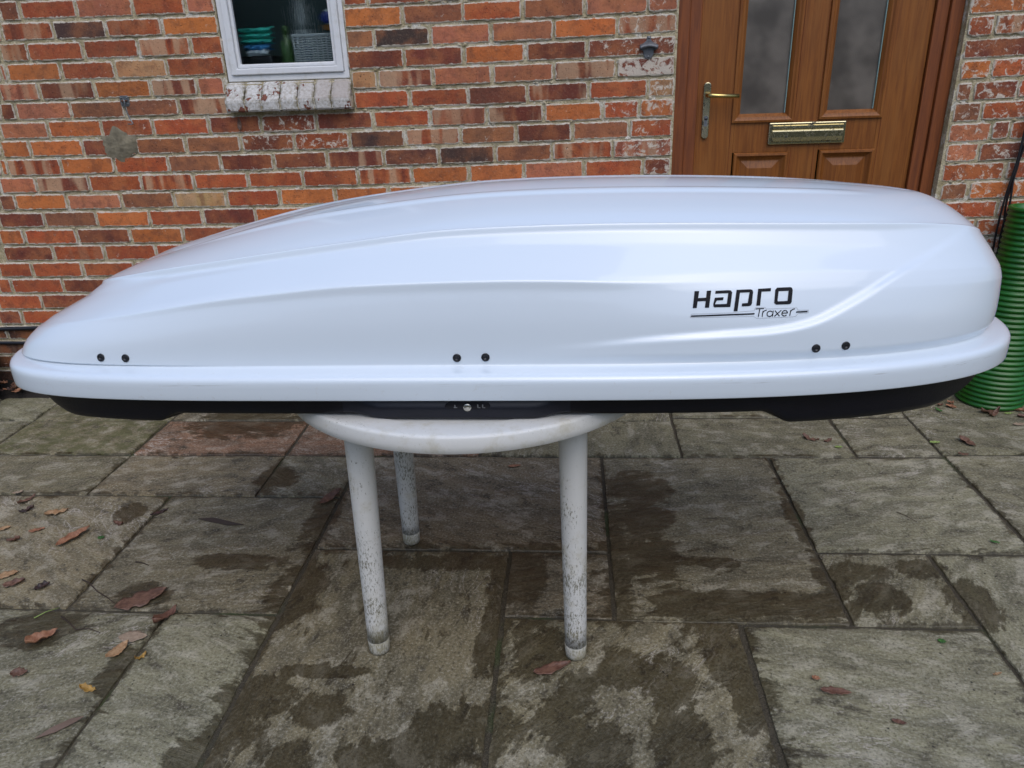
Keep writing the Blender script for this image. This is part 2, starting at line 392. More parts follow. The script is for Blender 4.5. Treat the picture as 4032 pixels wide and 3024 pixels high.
WIN = (-1.381, -.873, 1.354, 2.42); SILL = (-1.388, -.863, 1.243, 1.354); DOOR = (.412, 1.466, -.1, 2.08)
XW0, XW1, KTOP, KBOT = -5.2, 4.6, -14, 23
def layout():
    out = []
    for k in range(KTOP, KBOT):
        segs = ROWS.get(k, [])
        ed = []
        for xs, cs in segs:
            ed.append((xs, [c for c in cs]))
        def auto(a, b):
            r = random.Random(k * 7 + int(a * 10)); off = (.1165 if k % 2 == 0 else 0) - 2.307
            j0 = math.ceil((a + .02 - off) / .233); xs = [a]
            x = off + j0 * .233
            while x < b - .045:
                if x - xs[-1] > .05: xs.append(x + r.uniform(-.006, .006))
                x += .233
            xs.append(b)
            return xs, [r.choice('RRROOODDPPBrsdsBRK') for _ in xs[1:]]
        zmid = zc(k - .5, 0)
        holes = []
        if zmid > SILL[2] + .02: holes.append((SILL[0], SILL[1]) if zmid < SILL[3] else (WIN[0], WIN[1]))
        if zmid > WIN[3]: holes = []
        if zmid < DOOR[3]: holes.append((DOOR[0], DOOR[1]))
        # complete the measured rows with ordinary bond
        res = list(ed)
        spans = sorted([(xs[0], xs[-1]) for xs, _ in ed])
        free = []
        x = XW0
        blk = sorted(spans + holes)
        for a, b in blk:
            if a - x > .05: free.append((x, a))
            x = max(x, b)
        if XW1 - x > .05: free.append((x, XW1))
        for a, b in free: res.append(auto(a, b))
        for xs, cs in res:
            for i, c in enumerate(cs): out.append((k, xs[i], xs[i + 1], c))
    return out
def build_wall():
    V = []; Fc = []; tone = []; fx = []; edge = []
    rnd = random.Random(3)
    for (k, a, b, c) in layout():
        j = .0047
        x0, x1 = a + j, b - j
        if x1 - x0 < .015: continue
        # stay clear of the openings
        ct = c.upper()
        col = TONE.get(ct if ct in TONE else 'R', TONE['R'])
        stripe = 0.0; wash = rnd.uniform(0, .10)
        if c in 's': stripe = 1.0; col = TONE[rnd.choice('RRD')]
        if c == 'd': stripe = 1.0; col = TONE['D']
        if c == 'p': stripe = .8; col = TONE['P']
        if c == 'k': col = tuple((x + y) / 2 for x, y in zip(TONE['K'], TONE['D']))
        if c == 't': stripe = .6
        if c == 'r': stripe = .25
        if c in 'Ww': wash = .33; col = TONE['R'] if c == 'w' else TONE['D']
        if .1 < a < .45 or a > 1.4: wash += .27
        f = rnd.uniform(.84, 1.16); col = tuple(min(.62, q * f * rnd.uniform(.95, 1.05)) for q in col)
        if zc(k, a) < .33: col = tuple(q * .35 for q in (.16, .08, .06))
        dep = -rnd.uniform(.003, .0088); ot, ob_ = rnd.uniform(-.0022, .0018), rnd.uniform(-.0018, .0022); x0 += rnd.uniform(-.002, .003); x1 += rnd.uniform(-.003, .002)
        far = not (-2.85 < a < 2.1) or zc(k, a) > 1.8
        nx = 3 if far else max(3, int((x1 - x0) / .018)); nz = 2 if far else 4
        jit = 0.0 if far else .0027
        P = []
        def pt(u, w, e):
            x = x0 + (x1 - x0) * u; zt = zc(k - 1, x) - .0048 + ot; zb = zc(k, x) + .0048 + ob_
            return x, zb + (zt - zb) * w
        ring = []
        for i in range(nx): ring.append((i / nx, 0))
        for i in range(nz): ring.append((1, i / nz))
        for i in range(nx): ring.append((1 - i / nx, 1))
        for i in range(nz): ring.append((0, 1 - i / nz))
        n = len(ring); s0 = len(V)
        cx, cz = (x0 + x1) / 2, zc(k - .5, (x0 + x1) / 2)
        pts = []
        for u, w in ring:
            x, z = pt(u, w, 0)
            corner = (u in (0, 1)) and (w in (0, 1))
            q = .003 if corner else 0
            x += rnd.uniform(-jit, jit) + (q if u == 0 else -q if u == 1 else 0) * rnd.uniform(.2, 1.4)
            z += rnd.uniform(-jit, jit) + (q if w == 0 else -q if w == 1 else 0) * rnd.uniform(.2, 1.4)
            pts.append((x, z))
        for lvl, (ins, y, e) in enumerate(((0, .006, 1), (0, dep + .0025, 1), (.0032, dep, .75), (.0105, dep - .0002, 0))):
            for (x, z) in pts:
                dx = min(max(x, x0 + ins), x1 - ins) if ins else x
                zt = zc(k - 1, x) - .0048 + ot; zb = zc(k, x) + .0048 + ob_
                dz = min(max(z, zb + ins), zt - ins) if ins else z
                yy = y + (noise.noise(Vector((dx * 14, k * 3.1, dz * 20))) * .0012 if lvl >= 2 else 0)
                V.append((dx, yy, dz)); edge.append(e)
        V.append((cx, dep - .0004, cz)); edge.append(0)
        for l in range(3):
            for i in range(n):
                i2 = (i + 1) % n
                Fc.append((s0 + l*n + i, s0 + l*n + i2, s0 + (l+1)*n + i2, s0 + (l+1)*n + i))
        # front: strip fill between bottom and top runs keeps it tidy
        base = s0 + 3 * n
        for i in range(nx):
            bl, br = base + i, base + i + 1
            tl, tr = base + (2*nx + nz - i) % n, base + (2*nx + nz - i - 1) % n
            if i == 0: 
                left = [base + (2*nx + nz + q) % n for q in range(1, nz)]
                Fc.append(tuple([bl, br, tr, tl] + left))
            elif i == nx - 1:
                right = [base + nx + q for q in range(1, nz)]
                Fc.append(tuple([bl, br] + right + [tr, tl]))
            else: Fc.append((bl, br, tr, tl))
        m = 4 * n + 1
        tone += [(*col, 1)] * m; sd = rnd.random(); fx += [(stripe, sd, wash, 1)] * m
    wall = empty('house_wall', (0, 0, 0), 'old red brick house wall with lime mortar behind the roof box', 'wall')
    o = mesh_obj('brickwork', V, Fc, M_BRICK, wall, attrs={'tone': ('FLOAT_COLOR', tone), 'fx': ('FLOAT_COLOR', fx), 'edge': ('FLOAT', edge)})
    # mortar bed behind the bricks with the openings left out
    mb = MB(); y0 = .0; zt = 2.72
    def rect(xa, xb, za, zb):
        nx = max(1, int((xb - xa) / .1)); nz = max(1, int((zb - za) / .1))
        v = [(xa + (xb-xa)*i/nx, y0, za + (zb-za)*j/nz) for j in range(nz+1) for i in range(nx+1)]
        mb.add(v, [(j*(nx+1)+i, j*(nx+1)+i+1, (j+1)*(nx+1)+i+1, (j+1)*(nx+1)+i) for j in range(nz) for i in range(nx)])
    rect(XW0, WIN[0], -.1, zt); rect(WIN[0], WIN[1], -.1, SILL[3]); rect(WIN[0], WIN[1], WIN[3], zt)
    rect(WIN[1], DOOR[0], -.1, zt); rect(DOOR[0], DOOR[1], DOOR[3], zt); rect(DOOR[1], XW1, -.1, zt)
    mb.obj('mortar', M_MORTAR, wall)
    rv = MB()
    for (xa, xb, za, zb), d in ((WIN, .06), (DOOR, .16)):
        rv.quad((xa, 0, za), (xa, d, za), (xa, d, zb), (xa, 0, zb)); rv.quad((xb, 0, za), (xb, 0, zb), (xb, d, zb), (xb, d, za))
        rv.quad((xa, 0, zb), (xa, d, zb), (xb, d, zb), (xb, 0, zb))
    rv.quad((WIN[0], 0, WIN[2]), (WIN[1], 0, WIN[2]), (WIN[1], .06, WIN[2]), (WIN[0], .06, WIN[2]))
    rv.obj('reveal', M_MORTAR, wall)
    # lime daubs squeezed out of the joints
    db = MB(); r = random.Random(11)
    for i in range(240):
        k = r.randint(0, 16); x = r.uniform(-2.4, .40) if r.random() < .85 else r.uniform(1.48, 1.9)
        if WIN[0] - .01 < x < WIN[1] + .01 and zc(k, x) > 1.23: continue
        z = zc(k, x); s = r.uniform(.003, .009); n = 7
        v = [(x, -.0085 - r.random() * .002, z)]
        for q in range(n):
            tq = 2 * math.pi * q / n; rr = s * r.uniform(.5, 1.3)
            v.append((x + rr * 1.5 * math.cos(tq), -.001, z + rr * math.sin(tq)))
        db.add(v, [(0, 1 + q, 1 + (q + 1) % n) for q in range(n)])
    db.obj('mortar_daubs', M_MORTAR, wall, smooth=True)
    # wall thickness, back and eaves so it blocks the light like a house
    bk = MB(); bk.box((XW0, 2.6, -.1), (XW1, 2.7, 2.72)); bk.box((XW0 - .1, .01, -.1), (XW0, 2.7, 2.72)); bk.box((XW1, .01, -.1), (XW1 + .1, 2.7, 2.72)); bk.box((XW0, .01, 2.71), (XW1, 2.7, 2.76)); bk.box((-1.9, .80, 0), (-.5, .82, 2.7)); bk.box((-.52, .06, 0), (-.50, .82, 2.7)); bk.box((-1.92, .06, 0), (-1.90, .82, 2.7))
    bk.obj('inner_walls', M_ROOM, wall)
    ev = MB(); ev.box((XW0 - .2, -.16, 2.72), (XW1 + .2, .0, 2.75)); ev.box((XW0 - .2, -.18, 2.70), (XW1 + .2, -.16, 2.84))
    ev.obj('eave', M_EAVE, wall)
    rf = MB(); rf.quad((XW0 - .2, -.2, 2.85), (XW1 + .2, -.2, 2.85), (XW1 + .2, 2.9, 3.7), (XW0 - .2, 2.9, 3.7)); rf.obj('roof', M_TILE, wall)
    # cement patch and the plugged pipe hole
    def blob(name, cx, cz, rx, rz, y, mat, sd):
        r = random.Random(sd); m = MB(); v = [(cx, y - .004, cz)]; n = 26
        for ring, sc_ in ((1, .35), (2, .7), (3, 1.0)):
            for q in range(n):
                tq = 2 * math.pi * q / n
                j = 1 + .5 * noise.noise(Vector((math.cos(tq) * 1.6 + sd, math.sin(tq) * 1.6, ring * .2))) + r.uniform(-.13, .13) * (ring == 3)
                v.append((cx + rx * sc_ * j * math.cos(tq), y - (.003 if ring < 3 else -.006) + r.uniform(-.0025, .0025), cz + rz * sc_ * j * math.sin(tq)))
        f = [(0, 1 + (q + 1) % n, 1 + q) for q in range(n)]
        for l in range(2):
            f += [(1 + l*n + q, 1 + l*n + (q+1) % n, 1 + (l+1)*n + (q+1) % n, 1 + (l+1)*n + q) for q in range(n)]
        m.add(v, f); return m.obj(name, mat, wall, smooth=True)
    blob('cement_patch', -1.895, 1.128, .080, .070, -.0075, M_MORTPATCH, 4)
    blob('cement_patch', -1.745, .655, .034, .028, -.0075, M_MORTPATCH, 9)
    ph = MB(); ph.lathe([(.011, 0), (.011, .006), (.007, .006), (.006, -.004)], (-1.745, -.012, .655), 16, 'y'); ph.obj('pipe_stub', M_RUST, wall, smooth=False)
build_wall()

# ------------------------------------------------------------------ paving
def build_patio():
    Y = {0: .0, 1: -.335, 2: -.649, 3: -.955, 4: -1.262, 5: -1.57, 6: -2.25}
    S = []
    def s(x0, x1, y1, y0, tint, moss=0.0): S.append((x0, x1, y0, y1, tint, moss))
    GR = (0.200, 0.184, 0.112); BR = (0.195, 0.163, 0.096); WM = (0.215, 0.186, 0.110); RD = (0.235, 0.129, 0.073); PK = (0.195, 0.156, 0.095); PL = (0.245, 0.230, 0.144)
    s(-3.4, -2.70, 0, -.335, WM, .3); s(-2.70, -2.385, 0, -.335, PL, .3); s(-2.385, -1.75, 0, -.335, WM, .6); s(-1.75, -1.12, 0, -.335, BR); s(-1.12, -.35, 0, -.335, BR)
    s(-.35, .42, 0, -.335, GR); s(.42, 1.06, 0, -.30, GR, .1); s(1.06, 1.375, 0, -.30, WM, .2); s(1.375, 2.3, 0, -.62, GR, .15)
    s(-3.2, -2.385, -.335, -.649, GR, .2); s(-2.385, -1.752, -.335, -.649, WM, .75); s(-1.752, -1.12, -.335, -.649, RD); s(-1.12, -.35, -.335, -.649, RD)
    s(-.35, .42, -.335, -.649, GR, .1); s(.42, 1.06, -.305, -.649, GR, .1); s(1.06, 1.375, -.305, -.640, GR)
    s(-3.2, -2.385, -.649, -.955, WM); s(-2.385, -1.752, -.649, -.955, WM, .15); s(-1.752, -1.12, -.649, -.955, (0.230, 0.186, 0.107)); s(-1.12, -.808, -.649, -.955, WM)
    s(-.808, .118, -.649, -1.262, PK); s(.118, .735, -.649, -1.57, (0.205, 0.178, 0.107)); s(.735, 1.373, -.649, -1.245, PL)
    s(1.375, 2.3, -.62, -1.25, GR); s(1.375, 2.3, -1.25, -2.0, PL)
    s(-3.0, -2.08, -.955, -1.57, WM); s(-2.08, -1.43, -.955, -1.57, (0.232, 0.193, 0.112)); s(-1.43, -.808, -.955, -1.57, (0.200, 0.170, 0.101))
    s(-.808, -.186, -1.262, -2.3, (0.205, 0.174, 0.101)); s(-.186, .118, -1.262, -1.562, PK)
    s(.735, 1.06, -1.245, -1.57, (0.240, 0.218, 0.133)); s(1.06, 1.375, -1.245, -2.1, PL); 
    s(-2.3, -1.75, -1.57, -2.2, WM); s(-1.75, -1.127, -1.57, -2.3, GR); s(-1.127, -.808, -1.57, -2.3, PL)
    s(-.186, .445, -1.562, -2.3, (0.225, 0.194, 0.114)); s(.445, 1.06, -1.57, -2.3, PL)
    WET = [(0.230,-0.886,0.104,0.106),(0.240,-1.034,0.084,0.134),(0.233,-1.266,0.070,0.134),(0.143,-1.256,0.031,0.276),(-0.147,-1.388,0.061,0.123),(-0.193,-1.483,0.039,0.200),(-0.751,-1.860,0.085,0.055),(-0.254,-1.949,0.115,0.073),(-0.591,-1.896,0.066,0.047),(0.381,-1.665,0.046,0.095),(0.417,-1.816,0.043,0.107),(0.584,-1.500,0.245,0.056),(0.310,-1.508,0.075,0.056),(0.843,-1.454,0.062,0.067),(1.081,-1.466,0.061,0.110),(-1.028,-1.339,0.138,0.037),(-1.230,-1.513,0.075,0.055),(-1.456,-1.656,0.117,0.069),(-1.151,-1.783,0.034,0.076),(-1.396,-0.370,0.225,0.131),(-1.080,-0.838,0.070,0.082),(0.055,-1.986,0.060,0.069),(-0.026,-1.914,0.042,0.075),(-0.788,-1.983,0.053,0.072),(-0.813,-2.046,0.062,0.046),(-0.618,-2.038,0.061,0.046),(-0.385,-2.028,0.101,0.046),(0.227,-1.794,0.055,0.084),(0.732,-1.417,0.038,0.117),(0.726,-1.066,0.029,0.153),(1.006,-1.326,0.078,0.039),(-0.410,-1.328,0.211,0.032),(-0.088,-1.681,0.059,0.095),(-0.207,-1.685,0.036,0.095),(0.820,-1.341,0.104,0.043),(-1.516,-1.080,0.049,0.056),(-0.789,-1.480,0.068,0.135),(-0.834,-1.068,0.048,0.160),(0.419,-1.308,0.081,0.022),(0.017,-1.831,0.044,0.069),(0.120,-1.738,0.057,0.060),(-0.615,-1.779,0.105,0.018),(0.238,-1.954,0.060,0.082)]
    V = []; Fc = []; tint = []; wet = []; sp = []; moss = []
    r = random.Random(5)
    def slab(x0, x1, y0, y1, tn, ms, step):
        g = .0062
        x0 += g + r.uniform(-.002, .002); x1 -= g + r.uniform(-.002, .002); y0 += g + r.uniform(-.002, .002); y1 -= g + r.uniform(-.002, .002)
        nx = max(3, int((x1 - x0) / step)); ny = max(3, int((y1 - y0) / step)); s0 = len(V)
        ang = r.choice((r.uniform(-.6, .6), r.uniform(-.6, .6), r.uniform(.9, 1.5))); ca, sa = math.cos(ang), math.sin(ang); sd = r.uniform(0, 50)
        tx, ty = r.uniform(-.004, .004), r.uniform(-.003, .003); tf = r.uniform(.88, 1.05)
        us = [0, 0] + [i / nx for i in range(nx + 1)] + [1, 1]; vs = [0, 0] + [j / ny for j in range(ny + 1)] + [1, 1]
        hx = [-1] + [0] + [i for i in range(nx + 1)] + [0] + [-1]
        for jj, vv in enumerate(vs):
            for ii, uu in enumerate(us):
                x = x0 + (x1 - x0) * uu; y = y0 + (y1 - y0) * vv
                er = .0045 * noise.noise(Vector((x * 9, y * 9, sd))) + .003 * noise.noise(Vector((x * 38, y * 38, sd)))
                if uu == 0: x += abs(er)
                if uu == 1: x -= abs(er)
                if vv == 0: y += abs(er)
                if vv == 1: y -= abs(er)
                oe = (ii == 0 or jj == 0 or ii == len(us) - 1 or jj == len(vs) - 1)
                ie = (ii == 1 or jj == 1 or ii == len(us) - 2 or jj == len(vs) - 2)
                d = min(x - x0, x1 - x, y - y0, y1 - y)
                z = .0016 * noise.noise(Vector((x * 5, y * 9, sd))) + .0016 * noise.noise(Vector((x * 22, y * 22, sd))) + tx * (uu - .5) + ty * (vv - .5)
                if oe: z = -.016
                elif ie or d < .004: z -= .0035
                else:
                    z -= .0012 * max(0, 1 - d / .02)
                if ie and not oe:
                    pass
                elif not oe:
                    pass
                V.append((x, y, z))
                w = .24 + .36 * math.exp(-d / .016) * (1 if y < -.62 else .6)
                if step < .03:
                    for (cx, cy, rx, ry) in WET:
                        q = ((x - cx) / rx) ** 2 + ((y - cy) / ry) ** 2
                        if q < 3: w = max(w, .99 - .38 * q)
                if -.9 < x < .5 and y < -1.2: w += .11
                wet.append(w); tint.append((tn[0]*tf, tn[1]*tf, tn[2]*tf, 1)); sp.append((x * ca + y * sa, -x * sa + y * ca, sd)); moss.append(ms)
        n = len(us)
        for j in range(len(vs) - 1):
            for i in range(n - 1):
                a = s0 + j * n + i; Fc.append((a, a + 1, a + n + 1, a + n))
    for q in S: slab(*q, .0125)
    # ordinary slabs beyond what the picture shows
    def band(x0, x1, y0, y1):
        y = y1
        while y > y0 + .1:
            h = r.choice((.3, .45, .6)); yb = max(y0, y - h); x = x0
            while x < x1 - .1:
                w_ = r.choice((.6, .75, .9, .45)); xb = min(x1, x + w_)
                slab(x, xb, yb, y, r.choice((GR, BR, WM, PL, PK)), 0, .15); x = xb
            y = yb
    band(-6, -3.4, -.649, 0); band(-6, -3.2, -.955, -.649); band(-6, -3.0, -1.57, -.955); band(-6, -2.3, -2.3, -1.57); band(2.3, 6, -2.3, 0); band(1.375, 2.3, -2.3, -2.0)
    band(-6, 6, -6.2, -2.3)
    mesh_obj('patio', V, Fc, M_SLAB, smooth=True, attrs={'tint': ('FLOAT_COLOR', tint), 'wet': ('FLOAT', wet), 'sp': ('FLOAT_VECTOR', sp), 'moss': ('FLOAT', moss)})['kind'] = 'structure'
    m = MB(); nx, ny = 240, 130
    v = []
    for j in range(ny + 1):
        for i in range(nx + 1):
            x = -6 + 12 * i / nx; y = -6.2 + 6.4 * j / ny
            v.append((x, y, -.0105 + .0022 * noise.noise(Vector((x * 20, y * 20, 1)))))
    m.add(v, [(j*(nx+1)+i, j*(nx+1)+i+1, (j+1)*(nx+1)+i+1, (j+1)*(nx+1)+i) for j in range(ny) for i in range(nx)])
    o = m.obj('patio_joints', M_JOINT, smooth=True); o['kind'] = 'structure'
    g = MB(); g.quad((-80, -80, -.05), (80, -80, -.05), (80, 80, -.05), (-80, 80, -.05)); g.obj('ground', M_LAWN)['kind'] = 'structure'
build_patio()

# ------------------------------------------------------------------ window
def frame_ring(m, x0, x1, z0, z1, w, y0, y1, bottom=None):
    """mitred rectangular frame, front at y0, back at y1"""
    b = bottom if bottom is not None else w
    o = [(x0, z0), (x1, z0), (x1, z1), (x0, z1)]; i = [(x0 + w, z0 + b), (x1 - w, z0 + b), (x1 - w, z1 - w), (x0 + w, z1 - w)]
    v = [(x, y0, z) for x, z in o] + [(x, y0, z) for x, z in i] + [(x, y1, z) for x, z in o] + [(x, y1, z) for x, z in i]
    f = []
    for k in range(4):
        k2 = (k + 1) % 4
        f += [(k, k2, 4 + k2, 4 + k), (4 + k, 4 + k2, 12 + k2, 12 + k), (8 + k2, 8 + k, 12 + k, 12 + k2), (k2, k, 8 + k, 8 + k2)]
    return m.add(v, f)
def build_window():
    w = empty('kitchen_window', (-1.127, 0, 1.354), 'white plastic framed window with rain wet pane above painted sill', 'window')
    m = MB(); frame_ring(m, -1.378, -.876, 1.356, 2.41, .020, .004, .05, .024); m.obj('outer_frame', M_UPVC, w, bevel=.003)
    m = MB(); frame_ring(m, -1.3575, -.8965, 1.3805, 2.389, .026, -.006, .045, .024); m.obj('sash', M_UPVC, w, bevel=.004)
    m = MB(); frame_ring(m, -1.331, -.923, 1.405, 2.362, .0135, .0045, .03, .015); m.obj('glazing_bead', M_UPVC, w, bevel=.004)
    m = MB(); m.box((-1.318, .022, 1.419), (-.936, .026, 2.35)); m.obj('pane', M_PANE, w)
    m = MB(); frame_ring(m, -1.3181, -.9359, 1.4185, 2.3505, .0025, .0195, .0218, .002); m.obj('gasket', M_BLACK, w)
    # sill of seven painted bricks on edge, canted
    V = []; Fc = []; E = []; Wr = []
    xs = [-1.385, -1.305, -1.234, -1.158, -1.087, -1.018, -.948, -.867]
    r = random.Random(8)
    for i in range(7):
        a, b = xs[i] + .0022, xs[i + 1] - .0022
        prof = [(.03, 1.356), (-.004, 1.3525), (-.020, 1.338), (-.046, 1.302), (-.056, 1.288), (-.058, 1.278), (-.056, 1.250), (-.050, 1.243), (.004, 1.243)]
        n = 7
        jx = [r.uniform(-.0015, .0015) for _ in prof]; dy = r.uniform(-.003, .003)
        s0 = len(V)
        for p, (y, z) in enumerate(prof):
            for q in range(n):
                u = q / (n - 1); x = a + (b - a) * u + jx[p] * (1 if q in (0, n-1) else .3)
                ed = 1 if q in (0, n - 1) else 0
                V.append((x, y + dy + (.0035 if ed else 0) + r.uniform(-.0007, .0007), z - .0012 * ed + r.uniform(-.0007, .0007))); E.append(ed); Wr.append(min(1, max(0, (i - 2.6) / 3)) * (1 if z > 1.287 else .1))
        for p in range(len(prof) - 1):
            for q in range(n - 1):
                k = s0 + p*n + q; Fc.append((k, k + 1, k + n + 1, k + n))
        for q in (0, n - 1):
            Fc.append(tuple(s0 + p*n + q for p in range(len(prof))))
    sill = mesh_obj('sill', V, Fc, M_SILL, w, attrs={'edge': ('FLOAT', E), 'wear': ('FLOAT', Wr)})
    m = MB(); m.box((-1.384, -.050, 1.247), (-.868, .02, 1.29)); m.box((-1.384, -.012, 1.285), (-.868, .028, 1.347)); m.obj('sill_joints', M_MORTAR, sill)
build_window()
def room_thing(fn, name, loc, label, cat, mat, smooth=True):
    m = MB(); fn(m); o = m.obj(name, mat, None, smooth); prop(o, label, cat); return o
def cloth(m, x0, x1, y0, y1, z0, z1, sd, layers=3):
    for l in range(layers):
        nx, ny = 22, 8; v = []
        zb = z0 + (z1 - z0) * l / layers; th = (z1 - z0) / layers
        for j in range(ny + 1):
            a = math.pi * j / ny
            for i in range(nx + 1):
                u = i / nx
                k = noise.noise(Vector((u * 5, j * .7, sd + l)))
                v.append((x0 + (x1 - x0) * u + .01 * k, y0 + (y1 - y0) * (.5 - .5 * math.sin(a)) + .008 * k, zb + th * (.5 - .5 * math.cos(a)) + .009 * k + .001 * math.sin(u * 19 + l)))
        m.add(v, [(j*(nx+1)+i, j*(nx+1)+i+1, (j+1)*(nx+1)+i+1, (j+1)*(nx+1)+i) for j in range(ny) for i in range(nx)])
ledge = MB(); ledge.box((-1.5, .061, 1.375), (-.75, .34, 1.405)); prop(ledge.obj('window_ledge', M_ROOM), 'dark inner ledge behind the wet window pane', 'ledge')
room_thing(lambda m: cloth(m, -1.345, -1.215, .10, .20, 1.497, 1.558, 1), 'folded_cloth', 0, 'crumpled teal cloth on the pile behind the window', 'cloth', M_CLOTHT)
room_thing(lambda m: cloth(m, -1.330, -1.222, .10, .19, 1.473, 1.496, 5, 1), 'folded_cloth', 0, 'bright blue cloth squashed under the teal one behind the window', 'cloth', M_CLOTHB)
room_thing(lambda m: cloth(m, -1.315, -1.228, .085, .17, 1.452, 1.4735, 7, 1), 'folded_cloth', 0, 'pale whitish blue cloth at the bottom of the window pile', 'cloth', M_CLOTHW)
bx = MB(); bx.box((-1.36, .10, 1.405), (-1.22, .24, 1.452)); prop(bx.obj('storage_tub', M_BLACK, bevel=.006), 'black tub holding the cloth pile behind the window', 'tub')
def basket():
    m = MB(); x0, x1, y0, y1, z0, z1 = -1.110, -.955, .07, .19, 1.405, 1.520
    for k in range(13):
        z = z0 + .004 + (z1 - z0 - .008) * k / 12; n = 40
        for side in (0,):
            pts = []
            for i in range(n + 1):
                u = i / n; pts.append((x0 + (x1 - x0) * u, y0 + .0035 * math.sin(u * 60 + math.pi * (k % 2)), z + .001 * math.sin(u*25)))
            m.tube(pts, .0028, 6)
            m.tube([(x0, y0 + (y1-y0)*i/8, z) for i in range(9)], .0028, 6); m.tube([(x1, y0 + (y1-y0)*i/8, z) for i in range(9)], .0028, 6)
    for i in range(9):
        x = x0 + (x1 - x0) * i / 8; m.tube([(x, y0, z0), (x, y0, z1)], .0026, 6)
    m.tube([(x0, y0, z1), (x1, y0, z1), (x1, y1, z1), (x0, y1, z1), (x0, y0, z1)], .006, 8)
    o = m.obj('wicker_basket', M_WICKER, smooth=True); prop(o, 'white wicker basket in the lower right of the window', 'basket')
basket()
def bottle(name, x, y, z, r, h, mat, capmat, capr, label, caph=.03):
    t = empty(name, (x, y, z), label, 'bottle')
    m = MB(); m.lathe([(r*.9, 0), (r, .006), (r, h*.62), (r*.8, h*.78), (capr*.8, h*.86), (capr*.8, h)], (x, y, z), 20); m.obj('bottle_body', mat, t, True)
    m = MB(); m.lathe([(capr, 0), (capr, caph*.8), (capr*.7, caph), (.0001, caph)], (x, y, z + h), 20); m.obj('cap', capmat, t, True)
bottle('plastic_bottle', -1.155, .12, 1.405, .026, .125, M_BOTTLEG, M_BOTTLEG, .012, 'dark green bottle standing left of the wicker basket')
bottle('plastic_bottle', -1.118, .235, 1.405, .024, .10, M_BOTTLEB, M_BOTTLEB, .012, 'dull blue bottle just behind the left end of the wicker basket')
pb = empty('cleaner_bottle', (-1.0, .26, 1.575), 'blue capped white bottle high on the right of the window', 'bottle')
m = MB(); m.lathe([(.021, 0), (.024, .004), (.024, .016), (.020, .022), (.0001, .023)], (-1.000, .215, 1.590), 24, 'y'); m.obj('cap', M_CAPBLUE, pb, True)
m = MB(); m.lathe([(.027, 0), (.030, -.02), (.030, -.10), (.0001, -.10)], (-.992, .212, 1.595), 24, 'y'); m.obj('bottle_body', M_GLEAM, pb, True)
m = MB(); m.box((-1.03, .24, 1.545), (-.76, .40, 1.565)); m.obj('shelf_board', M_ORANGE); prop(bpy.data.objects['shelf_board'], 'orange wooden shelf under the blue capped bottle behind the pane', 'shelf')
m = MB(); m.lathe([(.018, 0), (.026, .03), (.022, .09), (.012, .12), (.012, .16)], (-1.19, .45, 1.56), 20); m.lathe([(.03, -.16), (.03, -.0)], (-1.19, .45, 1.56), 16)
prop(m.obj('vase', M_GLEAM, smooth=True), 'tall pale narrow vase glimpsed in the middle of the window', 'vase')

